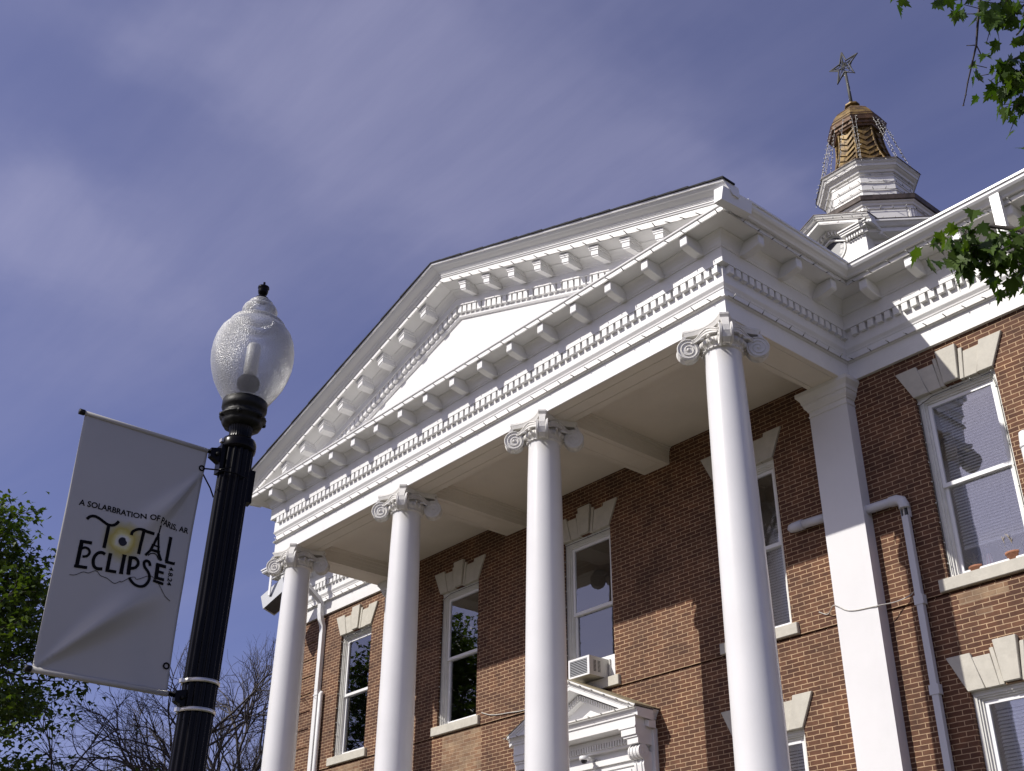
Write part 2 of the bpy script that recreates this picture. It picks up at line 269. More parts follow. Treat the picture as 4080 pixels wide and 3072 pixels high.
# ------------------------------------------------------------------ mesh helper
ZA = 10.374                       # height of the architrave's underside
class MB:
    def __init__(s): s.v = []; s.f = []; s.m = []; s.sm = []; s.mats = []
    def mi(s, name):
        if name not in s.mats: s.mats.append(name)
        return s.mats.index(name)
    def add(s, vs, fs, mat, smooth=False):
        o = len(s.v); s.v += [tuple(p) for p in vs]; k = s.mi(mat)
        for f in fs: s.f.append(tuple(i+o for i in f)); s.m.append(k); s.sm.append(smooth)
    def box(s, x0, x1, y0, y1, z0, z1, mat):
        v = [(x, y, z) for x in (x0, x1) for y in (y0, y1) for z in (z0, z1)]
        s.add(v, [(0, 1, 3, 2), (4, 6, 7, 5), (0, 4, 5, 1), (2, 3, 7, 6), (0, 2, 6, 4), (1, 5, 7, 3)], mat)
    def hexa(s, b, t, mat):      # two quads, bottom and top loops
        s.add(list(b)+list(t), [(3, 2, 1, 0), (4, 5, 6, 7), (0, 1, 5, 4), (1, 2, 6, 5), (2, 3, 7, 6), (3, 0, 4, 7)], mat)
    def loft(s, rings, mat, closed=True, caps=True, smooth=False):
        n = len(rings[0]); vs = [p for r in rings for p in r]; fs = []
        for i in range(len(rings)-1):
            for j in range(n if closed else n-1):
                k = (j+1) % n; fs.append((i*n+j, i*n+k, (i+1)*n+k, (i+1)*n+j))
        if caps and closed: fs += [tuple(range(n-1, -1, -1)), tuple((len(rings)-1)*n+j for j in range(n))]
        s.add(vs, fs, mat, smooth)
    def lathe(s, prof, mat, n=32, c=(0, 0, 0), smooth=True, caps=False, mod=None):
        rings = []
        for r, z in prof:
            rings.append([(c[0]+r*(mod(j/n*2*PI, z) if mod else 1)*math.cos(j/n*2*PI), c[1]+r*(mod(j/n*2*PI, z) if mod else 1)*math.sin(j/n*2*PI), c[2]+z) for j in range(n)])
        s.loft(rings, mat, True, caps, smooth)
    def tube(s, pts, rad, mat, n=6, smooth=True, caps=True):
        pts = [Vector(p) for p in pts]; rings = []; ref = None
        if not hasattr(rad, '__len__'): rad = [rad]*len(pts)
        for i, p in enumerate(pts):
            d = (pts[min(i+1, len(pts)-1)]-pts[max(i-1, 0)])
            d = d.normalized() if d.length > 1e-9 else Vector((0, 0, 1))
            if ref is None: ref = d.orthogonal().normalized()
            ref = (ref-d*ref.dot(d)); ref = ref.normalized() if ref.length > 1e-6 else d.orthogonal().normalized()
            b = d.cross(ref); rings.append([p+(ref*math.cos(a)+b*math.sin(a))*rad[i] for a in [2*PI*j/n for j in range(n)]])
        s.loft(rings, mat, True, caps, smooth)
    def sweep(s, prof, path, mat, caps=True, smooth=False, pre=None, post=None):
        # path: plan points; prof: (outward offset, z); outward is to the right of travel
        P = [Vector((a, b)) for a, b in ([pre] if pre else [])+list(path)+([post] if post else [])]; rings = []
        for i, p in enumerate(P):
            if (pre and i == 0) or (post and i == len(P)-1): continue
            nr = []
            if i > 0: d = (p-P[i-1]).normalized(); nr.append(Vector((d.y, -d.x)))
            if i < len(P)-1: d = (P[i+1]-p).normalized(); nr.append(Vector((d.y, -d.x)))
            if len(nr) == 1: mvec = nr[0]
            else: mvec = (nr[0]+nr[1])/(1+nr[0].dot(nr[1]))
            rings.append([(p.x+mvec.x*o, p.y+mvec.y*o, z) for o, z in prof])
        s.loft(rings, mat, True, caps, smooth)
    def prism(s, poly, axis, a, b, mat):  # poly 2D, extruded along axis 'x','y','z' between a and b
        def P(u, w, t): return {'x': (t, u, w), 'y': (u, t, w), 'z': (u, w, t)}[axis]
        s.loft([[P(u, w, a) for u, w in poly], [P(u, w, b) for u, w in poly]], mat)
    def build(s, name, parent=None, off=(0, 0, 0), loc=None):
        me = bpy.data.meshes.new(name); o = Vector(off)
        me.from_pydata([tuple(Vector(p)-o) for p in s.v], [], s.f)
        for n in s.mats: me.materials.append(MATS[n])
        me.polygons.foreach_set('material_index', s.m); me.polygons.foreach_set('use_smooth', s.sm); me.update()
        bm_fix(me)
        ob = bpy.data.objects.new(name, me); COL.objects.link(ob)
        if parent is not None: ob.parent = parent
        if loc is not None: ob.location = loc
        return ob
import bmesh
def bm_fix(me):
    if len(me.polygons) > 60000: return
    bm = bmesh.new(); bm.from_mesh(me); bmesh.ops.recalc_face_normals(bm, faces=bm.faces); bm.to_mesh(me); bm.free()
def tag(o, label, cat=None, group=None, kind=None):
    if label: o['label'] = label
    if cat: o['category'] = cat
    if group: o['group'] = group
    if kind: o['kind'] = kind
    return o
def thing(name, loc, label, cat, group=None):
    o = bpy.data.objects.new(name, None); COL.objects.link(o); o.location = loc; o.empty_display_size = 0.3
    return tag(o, label, cat, group)
def inst(src, parent, loc, rotz=None, name=None):
    c = src.copy(); COL.objects.link(c); c.parent = parent; c.location = loc
    if rotz is not None: c.rotation_euler = (0, 0, rotz)
    return c
# ------------------------------------------------------------------ ground
def plane(name, x0, x1, y0, y1, z, mat):
    mb = MB(); mb.add([(x0, y0, z), (x1, y0, z), (x1, y1, z), (x0, y1, z)], [(0, 1, 2, 3)], mat)
    return tag(mb.build(name), None, None, None, 'structure')
plane('ground', -1500, 1500, -1500, 1500, -0.02, 'grass_soil')
plane('road', -300, 300, -26, -16, 0.0, 'asphalt')
mb = MB(); mb.box(-300, 300, -13.2, -10.4, -0.02, 0.13, 'concrete'); mb.box(-7.5, -4.3, -10.4, -3.2, -0.02, 0.125, 'concrete')
tag(mb.build('sidewalk'), None, None, None, 'structure')

# ------------------------------------------------------------------ courthouse
BX, BY = -5.9, 2.9
OFF = (BX, BY, -ZA)
court = thing('courthouse', (BX, BY, 0), 'red brick courthouse with white columned portico, pediment and clock cupola', 'courthouse')
def B(mb, name, parent=court): return mb.build(name, parent, OFF)
def LOC(x, y, z): return (x-BX, y-BY, z+ZA)
COLX = [-0.345, -4.106, -7.88, -11.68]; COLY = 0.285
XL, XR = -16.1, 4.2           # architrave faces at the ends of the wings
PW = -12.225                  # left face of the portico architrave
YW = 2.84
WIN = [-13.41, -9.633, -5.893, -2.214, 1.577]
# --- brick wall with real openings
def wall_cells(mb, xs, zs, open_fn, Y, mat, matfn=None):
    for i in range(len(xs)-1):
        for j in range(len(zs)-1):
            x0, x1, z0, z1 = xs[i], xs[i+1], zs[j], zs[j+1]
            d = open_fn((x0+x1)/2, (z0+z1)/2)
            m = matfn((x0+x1)/2, (z0+z1)/2) if matfn else mat
            if d < 1: mb.add([(x0, Y+d, z0), (x1, Y+d, z0), (x1, Y+d, z1), (x0, Y+d, z1)], [(0, 1, 2, 3)], m)
            for di, dj, quad in ((-1, 0, (x0, z0, x0, z1)), (1, 0, (x1, z0, x1, z1)), (0, -1, (x0, z0, x1, z0)), (0, 1, (x0, z1, x1, z1))):
                a, b = i+di, j+dj
                if not (0 <= a < len(xs)-1 and 0 <= b < len(zs)-1): continue
                e = open_fn((xs[a]+xs[a+1])/2, (zs[b]+zs[b+1])/2)
                if e < d:
                    dd = min(d, 0.24); u0, w0, u1, w1 = quad
                    mb.add([(u0, Y+e, w0), (u1, Y+e, w1), (u1, Y+dd, w1), (u0, Y+dd, w0)], [(0, 1, 2, 3)], mat)
OPW = 0.615
F2 = (-3.38, -0.672); F1 = (-8.0, -4.885)
GROOVE = (-3.605, -3.570)
qg = [-0.545-0.408*k for k in range(7)]
XQL, XQR = -15.13, 3.33
def open_fn(x, z):
    for i, c in enumerate(WIN):
        if abs(x-c) < OPW and F2[0] < z < F2[1]: return 9
        if i != 2 and abs(x-c) < OPW and F1[0] < z < F1[1]: return 9
    if GROOVE[0] < z < GROOVE[1]: return 0.035
    if (x < XQL or x > XQR) and any(g < z < g+0.028 for g in qg): return 0.03
    return 0
TAN = [(-10.05, -8.85, -4.5, -3.57), (1.27, 1.49, -3.97, -3.88), (1.05, 1.75, -3.78, -3.62), (-14.0, -12.9, -4.5, -3.62)]
def matfn(x, z):
    return 'repaired_brick' if any(a < x < b and c < z < d for a, b, c, d in TAN) else 'red_brick'
xs = sorted(set([XL+.06, XR-.06, XQL, XQR]+[c+s*OPW for c in WIN for s in (-1, 1)]+[v for t in TAN for v in t[:2]]))
zs = sorted(set([-ZA, 0.33, *F2, *F1, *GROOVE]+[g for g in qg]+[g+0.028 for g in qg]+[v for t in TAN for v in t[2:]]))
mb = MB(); wall_cells(mb, xs, zs, open_fn, BY, 'red_brick', matfn)
for X in (XL+.06, XR-.06):     # side and back walls
    mb.add([(X, BY, -ZA), (X, 28, -ZA), (X, 28, .33), (X, BY, .33)], [(0, 1, 2, 3)], 'red_brick')
mb.add([(XL+.06, 28, -ZA), (XR-.06, 28, -ZA), (XR-.06, 28, .33), (XL+.06, 28, .33)], [(0, 1, 2, 3)], 'red_brick')
B(mb, 'brick_wall')
# --- entablature
PROF = [(-.12, 0), (0, 0), (0, .296), (.034, .300), (.040, .306), (.040, .322), (0, .328), (0, .450), (.012, .462), (.016, .482), (.046, .522), (.050, .535), (.038, .542),
        (.038, .815), (.112, .820), (.112, 1.058), (.126, 1.062), (.130, 1.084), (.142, 1.10), (.152, 1.14), (.175, 1.185), (.205, 1.222), (.24, 1.246), (.245, 1.262),
        (.497, 1.266), (.502, 1.258), (.517, 1.258), (.517, 1.348), (.536, 1.354), (.540, 1.376), (-.12, 1.38)]
def dentils(mb, p0, p1, n_out, mat, z0=.69, z1=.812, o0=.03, o1=.106, pitch=.148, w=.097, first=.06):
    p0 = Vector(p0); p1 = Vector(p1); d = (p1-p0); L_ = d.length; d.normalize(); nv = Vector(n_out); k = 0
    while first+k*pitch+w < L_-.03:
        s = first+k*pitch; a = p0+d*s; b = p0+d*(s+w)
        q = [a+nv*o0, b+nv*o0, b+nv*o1, a+nv*o1]
        mb.hexa([(v.x, v.y, z0) for v in q], [(v.x, v.y, z1) for v in q], mat); k += 1
mb = MB()
mb.sweep(PROF, [(PW, YW), (PW, 0), (0, 0), (0, YW)], 'white_paint', True, False, (XL, YW), (XR, YW))
dentils(mb, (0, 0), (PW, 0), (0, -1), 'white_paint', first=.0)
dentils(mb, (0, 0), (0, YW), (1, 0), 'white_paint', first=.04); dentils(mb, (PW, 0), (PW, YW), (-1, 0), 'white_paint', first=.04)
# inner faces and underside of the portico beams
for x0, x1, y0, y1 in ((PW+.12, -.12, .10, .57), ):
    mb.box(x0, x1, y0, y1, .002, .34, 'soffit_paint')
ent_p = B(mb, 'portico_entablature')
mb = MB(); mb.sweep(PROF, [(0, YW), (XR, YW), (XR, 26)], 'old_board_paint', True, False, (0, 0)); dentils(mb, (0.12, YW), (XR, YW), (0, -1), 'old_board_paint', first=.10)
ent_r = B(mb, 'wing_entablature'); ent_r['label'] = 'wing entablature right of the portico'
mb = MB(); mb.sweep(PROF, [(XL, 26), (XL, YW), (PW, YW)], 'white_paint', True, False, None, (PW, 0)); dentils(mb, (PW-.12, YW), (XL, YW), (0, -1), 'white_paint', first=.10); dentils(mb, (XL, YW), (XL, 10), (-1, 0), 'white_paint')
ent_l = B(mb, 'wing_entablature'); ent_l['label'] = 'wing entablature left of the portico'
# --- modillions under the cornice, each a part
def modillion_mesh():
    mb = MB(); w = .0725   # local: outward -y, centre x, z rel. soffit
    pr = [(-.10, 0), (-.485, 0), (-.485, -.150), (-.477, -.166), (-.455, -.178), (-.40, -.190), (-.30, -.212), (-.20, -.22), (-.10, -.19)]
    mb.loft([[(x*.93, a, b) for a, b in pr] if abs(x) > .07 else [(x, a, b) for a, b in pr] for x in (-w, w)], 'white_paint')
    return mb
MODZ = 1.264
m0 = modillion_mesh().build('modillion', ent_p, loc=LOC(-.33+.0725, 0, MODZ))
bvm = m0.modifiers.new('bevel', 'BEVEL'); bvm.width = .012; bvm.segments = 2
for k in range(1, 16): inst(m0, ent_p, LOC(-.33-.768*k+.0725, 0, MODZ))
for y in (.335, 1.20, 2.03): inst(m0, ent_p, LOC(0, y, MODZ), PI/2); inst(m0, ent_p, LOC(PW, y, MODZ), -PI/2)
for k in range(5): inst(m0, ent_r, LOC(.765+.78*k, YW, MODZ))
for k in range(5): inst(m0, ent_l, LOC(PW-.765-.78*k, YW, MODZ))
for k in range(4): inst(m0, ent_l, LOC(XL, YW+.5+.78*k, MODZ), -PI/2)
# --- pediment
AX = -6.06; SL = .3265
def zl(x): return 3.445-SL*abs(x-AX)
RX, LX = .735, AX*2-.735
def rake(mb, prof, x0, x1, mat, clamp=False):
    n = 60; pts = [x0+(AX-x0)*i/n for i in range(n)]+[AX+(x1-AX)*i/n for i in range(n+1)]
    mb.loft([[(x, -o, max(zl(x)+dz, 1.325 if clamp else -9)) for o, dz in prof] for x in pts], mat)
ped = MB()
ped.add([(LX+.3, .02, 1.30), (RX-.3, .02, 1.30), (AX, .02, 3.35)], [(0, 1, 2)], 'stucco_paint')
B(ped, 'pediment_panel')
rk = MB()
RP = [(-.06, -.57), (.015, -.57), (.035, -.545), (.035, -.515), (.02, -.50), (.02, -.335), (.115, -.33), (.115, -.19), (.128, -.185), (.130, -.165), (.155, -.12), (.20, -.08), (.24, -.06), (.245, -.045), (.485, -.012), (.487, -.02), (.500, -.02), (.500, .105), (.515, .112), (.520, .135), (.535, .14), (.535, .16), (-.06, .16)]
rake(rk, RP, AX-6.47, AX+6.47, 'white_paint', True)
CP = [(.40, .16), (.545, .162), (.548, .176), (.565, .182), (.572, .198), (.590, .212), (.628, .232), (.662, .255), (.690, .283), (.700, .30), (.724, .303), (.732, .332), (.70, .338), (.40, .338)]
rake(rk, CP, LX, RX, 'gutter_metal')
# dentils on the rake
k = 0
while .03+.142*k+.098 < 5.1:
    for sgn in (-1, 1):
        a = AX+sgn*(.03+.142*k); b = a+sgn*.098
        rk.hexa([(a, -.015, zl(a)-.478), (b, -.015, zl(b)-.478), (b, -.095, zl(b)-.478), (a, -.095, zl(a)-.478)], [(a, -.015, zl(a)-.325), (b, -.015, zl(b)-.325), (b, -.095, zl(b)-.325), (a, -.095, zl(a)-.325)], 'white_paint')
    k += 1
rake_o = B(rk, 'raking_cornice')
def rake_mod(sgn):
    # plumb-sided block hung under the sloping soffit; local origin on the rake line
    mb = MB(); w = .078; s = -SL*sgn
    def ring(o, zt, zb, e): return [(-w-e, -o, zt-s*(w+e)), (w+e, -o, zt+s*(w+e)), (w+e, -o, zb+s*(w+e)), (-w-e, -o, zb-s*(w+e))]
    def blk(o0, o1, zt, zb, e): mb.loft([ring(o0, zt, zb, e), ring(o1, zt, zb, e)], 'white_paint')
    blk(.14, .46, -.03, -.065, .03); blk(.14, .447, -.065, -.10, .018); blk(.14, .435, -.10, -.185, 0); blk(.14, .42, -.185, -.21, -.01)
    return mb
rm = {}
for sgn in (-1, 1):
    for k in range(8):
        x = AX+sgn*(.60+.674*k)
        if sgn not in rm: rm[sgn] = rake_mod(sgn).build('modillion', rake_o, loc=LOC(x, 0, zl(x)))
        else: inst(rm[sgn], rake_o, LOC(x, 0, zl(x)))
# --- roofs
rf = MB()
yb = 9.0
for sgn in (-1, 1):
    x1 = AX+sgn*(AX*-1+.75) if False else (RX+.02 if sgn > 0 else LX-.02)
    n = 22; 
    for i in range(n):       # shingle courses, slightly stepped at the front edge
        a, b = i/n, (i+1)/n; xa = AX+(x1-AX)*a; xb = AX+(x1-AX)*b; st = .012*((i*37) % 5)/5
        rf.hexa([(xa, -.752-st, zl(xa)+.336), (xb, -.752-st, zl(xb)+.336), (xb, -.50, zl(xb)+.336), (xa, -.50, zl(xa)+.336)],
                [(xa, -.752-st, zl(xa)+.355), (xb, -.752-st, zl(xb)+.366), (xb, -.50, zl(xb)+.366), (xa, -.50, zl(xa)+.355)], 'shingle')
    xe = AX+sgn*6.50; rf.hexa([(AX, -.50, zl(AX)+.10), (xe, -.50, zl(xe)+.10), (xe, yb, zl(xe)+.10), (AX, yb, zl(AX)+.10)], [(AX, -.50, zl(AX)+.20), (xe, -.50, zl(xe)+.20), (xe, yb, zl(xe)+.20), (AX, yb, zl(AX)+.20)], 'shingle')
e0, e1, f0, f1 = XL-.62, XR+.62, YW-.62, 28.6
for q in ([(e0, f0), (e1, f0), (-2, 11), (-10, 11)], [(e1, f0), (e1, f1), (-2, 19.5), (-2, 11)], [(e1, f1), (e0, f1), (-10, 19.5), (-2, 19.5)], [(e0, f1), (e0, f0), (-10, 11), (-10, 19.5)]):
    rf.add([(q[0][0], q[0][1], 1.42), (q[1][0], q[1][1], 1.42), (q[2][0], q[2][1], 4.2), (q[3][0], q[3][1], 4.2)], [(0, 1, 2, 3)], 'shingle')
rf.add([(-10, 11, 4.2), (-2, 11, 4.2), (-2, 19.5, 4.2), (-10, 19.5, 4.2)], [(0, 1, 2, 3)], 'shingle')
B(rf, 'roof')
# --- gutters
GP = [(.528, 1.36), (.528, 1.345), (.560, 1.332), (.585, 1.338), (.60, 1.362), (.632, 1.385), (.664, 1.40), (.690, 1.43), (.694, 1.475), (.716, 1.48), (.716, 1.512), (.70, 1.516), (.528, 1.512)]
for path, lab in (([(0.0, -.18), (0.0, YW), (XR, YW), (XR, 26)], 'white gutter above the right wing'), ([(XL, 26), (XL, YW), (PW, YW), (PW, -.18)], 'white gutter above the left wing')):
    mb = MB(); mb.sweep([(o, z) for o, z in GP], path, 'gutter_metal'); g = B(mb, 'gutter'); g['label'] = lab
mb = MB()   # end blocks of the gutters at the pediment corners
mb.hexa([(.545, -.735, 1.245), (.68, -.735, 1.245), (.68, -.10, 1.30), (.545, -.10, 1.30)], [(.575, -.745, 1.455), (.738, -.745, 1.43), (.718, -.10, 1.50), (.575, -.10, 1.50)], 'gutter_metal')
B(mb, 'gutter_end')
mb = MB(); a = PW*1.0
mb.hexa([(a-.68, -.735, 1.245), (a-.545, -.735, 1.245), (a-.545, -.10, 1.30), (a-.68, -.10, 1.30)], [(a-.738, -.745, 1.43), (a-.575, -.745, 1.455), (a-.575, -.10, 1.50), (a-.718, -.10, 1.50)], 'gutter_metal')
B(mb, 'gutter_end')
# --- portico ceiling, beams and soffit boards
mb = MB()
nb = 46
mb.box(PW+.3, -.3, .5, BY, .31, .36, 'soffit_paint')
ceil = B(mb, 'portico_ceiling')
mb = MB()
for x0, x1 in ((PW+.57, -.57),):
    for y0, y1 in ((.012, .192), (.204, .432), (.444, .568)): mb.box(PW+.012, -.012, y0, y1, -.006, .004, 'soffit_paint')
B(mb, 'soffit_boards')
def beam_mesh(sides=(-1, 1)):
    mb = MB(); w = .30 if len(sides) > 1 else .28
    mb.box(-w, w, 0, BY-.57, .004, .31, 'soffit_paint')
    for x0, x1 in ((-w, -.20), (-.19, .19), (.20, w)): mb.box(x0, x1, 0, BY-.57-.16, -.006, .004, 'soffit_paint')
    mb.box(-w, w, BY-.57-.155, BY-.57, -.006, .004, 'soffit_paint')
    for s in sides:
        for z0, z1, e in ((.09, .16, .008), (.16, .235, .018), (.235, .285, .035), (.285, .309, .06)):
            mb.box(s*(w-.01) if s > 0 else -w-e, w+e if s > 0 else -(w-.01), 0, BY-.57-.005, z0, z1, 'soffit_paint')
    return mb
b0 = beam_mesh().build('ceiling_beam', ceil, loc=LOC(COLX[1]+.035, .57, 0))
inst(b0, ceil, LOC(COLX[2]+.03, .57, 0)); beam_mesh((-1,)).build('ceiling_beam', ceil, loc=LOC(-.285, .57, 0)); beam_mesh((1,)).build('ceiling_beam', ceil, loc=LOC(PW+.285, .57, 0))
mb = MB()   # thin joints of the ceiling boards are real gaps between boards
for i in range(int((BY-.6)/.16)): mb.box(PW+.62, -.62, .60+i*.16, .60+i*.16+.1592, .300, .312, 'soffit_paint')
B(mb, 'ceiling_boards', ceil)
mb = MB()   # cove along front beam
for z0, z1, e in ((.16, .235, .018), (.235, .285, .035), (.285, .2995, .06)): mb.box(PW+.57, -.57, .566, .57+e, z0, z1, 'soffit_paint')
B(mb, 'ceiling_cove', ceil)
# --- columns
def R_shaft(z):
    pts = [(-.36, .253), (-1.0, .270), (-2.5, .292), (-4.2, .308), (-6.2, .322), (-9.25, .33)]
    for (a, ra), (b, rb) in zip(pts, pts[1:]):
        if b <= z <= a: t = (a-z)/(a-b); return ra+(rb-ra)*t
    return .33
def shaft_mesh():
    mb = MB(); zz = [-.36, -.375, -.42, -.6, -1, -1.5, -2, -3, -4, -5, -6, -7, -8, -9.0, -9.2, -9.25]
    pr = [(R_shaft(z)+(.016 if z > -.365 else .006 if z > -.38 else 0), z) for z in zz]
    mb.lathe(pr, 'column_paint', 56); return mb
def capital_mesh():
    mb = MB(); M = 'capital_plaster'
    # neck mouldings, echinus
    mb.lathe([(.255, -.40), (.262, -.385), (.282, -.378), (.288, -.366), (.282, -.354), (.266, -.350), (.266, -.340), (.290, -.318), (.318, -.275), (.322, -.235), (.30, -.215), (.28, -.20), (.28, -.06), (.2, -.06)], M, 40)
    for j in range(28):    # bead ring and egg band
        a = 2*PI*j/28; mb.lathe([(0, -.010), (.009, -.006), (.012, 0), (.009, .006), (0, .010)], M, 6, (.288*math.cos(a), .288*math.sin(a), -.366))
    for j in range(20):
        a = 2*PI*(j+.5)/20; rr = .312
        prof = [(0, -.048), (.018, -.04), (.030, -.015), (.032, .01), (.024, .035), (0, .045)]
        mb.lathe(prof, M, 10, (rr*math.cos(a), rr*math.sin(a), -.272))
        a2 = 2*PI*j/20; mb.lathe([(0, -.045), (.007, -.03), (.010, .03), (0, .04)], M, 5, (.322*math.cos(a2), .322*math.sin(a2), -.272))
    for c in range(4):
        th = PI/4+c*PI/2; d = Vector((math.cos(th), math.sin(th), 0)); t = Vector((-d.y, d.x, 0)); up = Vector((0, 0, 1))
        C0 = d*.482+up*(-.315)
        # drum of the scroll: pinched at the outer rim, wider near the eye
        R0 = .158; n = 30
        def ringp(off, r): return [C0+t*off+(d*math.cos(2*PI*j/n)+up*math.sin(2*PI*j/n))*r for j in range(n)]
        mb.loft([ringp(-.083, .03), ringp(-.083, R0-.012), ringp(-.080, R0), ringp(-.062, R0+.001), ringp(-.045, R0-.020), ringp(0, R0-.030), ringp(.045, R0-.020), ringp(.062, R0+.001), ringp(.080, R0), ringp(.083, R0-.012), ringp(.083, .03)], M, True, True, False)
        for sgn in (-1, 1):
            # spiral fillets
            pts = []; rad = []
            for k in range(76):
                f = k/75; ang = PI*.62-f*2*PI*2.6; r = (R0-.012)*(1-f)**.85+.018
                # starts over the inner upper quarter and turns outwards
                pts.append(C0+t*sgn*.086+(d*math.cos(ang)+up*math.sin(ang))*r); rad.append(.0125*(1-f*.45))
            mb.tube(pts, rad, M, 5)
            mb.lathe([(0, -.03), (.02, -.02), (.028, 0), (.02, .02), (0, .03)], M, 10, tuple(C0+t*sgn*.078))
            # channel from the middle of the face out to the scroll
            fn = (d-t*(-sgn)).normalized() if False else None
            phi = th+sgn*PI/4; nrm = Vector((math.cos(phi), math.sin(phi), 0))
            p0 = nrm*.318+up*(-.118); p3 = C0+t*sgn*.072+(d*math.cos(PI*.62)+up*math.sin(PI*.62))*.128
            p1 = p0+(d-nrm*d.dot(nrm)).normalized()*.16+up*(-.012); p2 = p3-(d*.9+up*.05)*.10+t*sgn*.01
            rings = []; e1 = []; e2 = []; nst = 12
            for k in range(nst+1):
                f = k/nst; p = p0*(1-f)**3+p1*3*f*(1-f)**2+p2*3*f*f*(1-f)+p3*f**3
                out = (nrm*(1-f)+t*sgn*f).normalized(); h = .048-.016*f
                tilt = up*(1-.25*f)-d*(.25*f)
                rings.append([p+out*.012+tilt*h, p+out*.012-tilt*h, p-out*.06-tilt*h, p-out*.06+tilt*h])
                e1.append(p+out*.016+tilt*h); e2.append(p+out*.016-tilt*h)
            mb.loft(rings, M); mb.tube(e1, .011, M, 5); mb.tube(e2, .011, M, 5); mb.tube([(a+b)/2 for a, b in zip(e1, e2)], .006, M, 4)
            # leaf tucked between scroll and egg band
            q = nrm*.31+d*.10+up*(-.235); mb.tube([q+d*-.05, q+d*.02+up*-.01, q+d*.08+up*-.05], [.022, .02, .004], M, 6)
        # rib running down the outer rim from the abacus corner
        rr = [(.545, -.085, .058), (.585, -.16, .050), (.628, -.25, .046), (.632, -.34, .052), (.60, -.43, .056), (.54, -.475, .05)]
        mb.loft([[d*r+t*w+up*z, d*r-t*w+up*z, d*(r-.06)-t*w+up*(z+.01), d*(r-.06)+t*w+up*(z+.01)] for r, z, w in rr], M)
    return mb
def abacus_mesh():
    mb = MB(); M = 'capital_plaster'
    def ringz(sc, z):
        P = []
        for c in range(4):
            th = PI/4+c*PI/2; d = Vector((math.cos(th), math.sin(th), 0)); t = Vector((-d.y, d.x, 0))
            a = d*.545+t*(-.062); b = d*.545+t*.062
            P.append(a); P.append(b)
            th2 = th+PI/2; d2 = Vector((math.cos(th2), math.sin(th2), 0)); t2 = Vector((-d2.y, d2.x, 0)); e = d2*.545-t2*.062
            mid = (b+e)/2; nrm = mid.normalized()
            for k in range(1, 12):
                f = k/12; P.append(b*(1-f)+e*f-nrm*.105*(1-(2*f-1)**2))
        return [(p.x*sc, p.y*sc, z) for p in P]
    mb.loft([ringz(1.0, .0), ringz(1.0, -.030), ringz(.985, -.034), ringz(.965, -.05), ringz(.935, -.075), ringz(.92, -.09)], M)
    return mb
def base_mesh():
    mb = MB(); mb.lathe([(.335, -9.25), (.36, -9.26), (.36, -9.28), (.385, -9.32), (.40, -9.36), (.385, -9.41), (.37, -9.43), (.40, -9.47), (.43, -9.52), (.41, -9.58), (.40, -9.60)], 'column_paint', 40)
    mb.box(-.45, .45, -.45, .45, -9.75, -9.60, 'column_paint'); return mb
meshes = None
for i, cx in enumerate(COLX):
    if meshes is None:
        sh = shaft_mesh().build('column', court, loc=LOC(cx, COLY, 0)); ca = capital_mesh().build('capital', sh); abk = abacus_mesh().build('abacus', sh); ba = base_mesh().build('column_base', sh); meshes = (sh, ca, abk, ba)
    else:
        s_ = inst(meshes[0], court, LOC(cx, COLY, 0))
        for q in meshes[1:]: inst(q, s_, (0, 0, 0))
mb = MB(); mb.box(PW-.3, .3, -.35, BY, -ZA, -9.75, 'concrete')
for k in range(5): mb.box(-9.5, -2.3, -.35-.32*(k+1), -.35-.32*k, -ZA, -9.75-.14*(k+1)+.02, 'concrete')
B(mb, 'portico_floor')
# --- pilasters behind the outer columns
def pilaster(xc, lab):
    mb = MB(); w = .336; mb.box(xc-w, xc+w, 2.69, BY-.001, -9.75, -.40, 'column_paint'); p = B(mb, 'pilaster'); p['label'] = lab
    mb = MB()
    pr = [(.0, -.41), (.012, -.405), (.012, -.385), (.0, -.38), (0, -.315), (.018, -.305), (.022, -.285), (.05, -.25), (.060, -.215), (.060, -.19), (.075, -.185), (.085, -.13), (.115, -.085), (.135, -.06), (.135, 0.0)]
    rings = []
    for o, z in pr: rings.append([(xc-w-o, 2.69-o, z), (xc+w+o, 2.69-o, z), (xc+w+o, BY, z), (xc-w-o, BY, z)])
    mb.loft(rings, 'trim_paint'); B(mb, 'pilaster_capital', p)
pilaster(-.352, 'white square pilaster at right end of the porch'); pilaster(-11.68, 'white square pilaster at left end of the porch')
# --- windows: frame > sill, lintel, sash (two), pane (two), blind
def lintel(cx, zb, zt, par, cxs=1.0):
    mb = MB(); y0, y1 = 2.882, 2.96; H = zt-zb
    def block(xt0, xt1, xb0, xb1, top, yf, m=1):
        for s in ((1, -1) if m else (1,)):
            xs_ = [cx+s*v*1.047 for v in (xb0, xb1, xt1, xt0)]
            P = [(xs_[0], zb), (xs_[1], zb), (xs_[2], top), (xs_[3], top)]
            mb.loft([[(a, yf, b) for a, b in P], [(a, y1, b) for a, b in P]], 'limestone')
    block(.475, .80, .362, .585, zt, y0-.020)                # outer wings
    block(.228, .468, .176, .357, zt-.060, y0-.006)          # middle stones
    block(.168, .224, .112, .172, zt+.008, y0-.012)          # slivers
    P = [(cx-.11, zb+.02), (cx+.11, zb+.02), (cx+.158, zt+.088), (cx-.158, zt+.088)]
    mb.loft([[(a, y0-.045, b) for a, b in P], [(a, y1, b) for a, b in P]], 'limestone')
    o = B(mb, 'lintel', par); bv = o.modifiers.new('bevel', 'BEVEL'); bv.width = .006; bv.segments = 1; return o
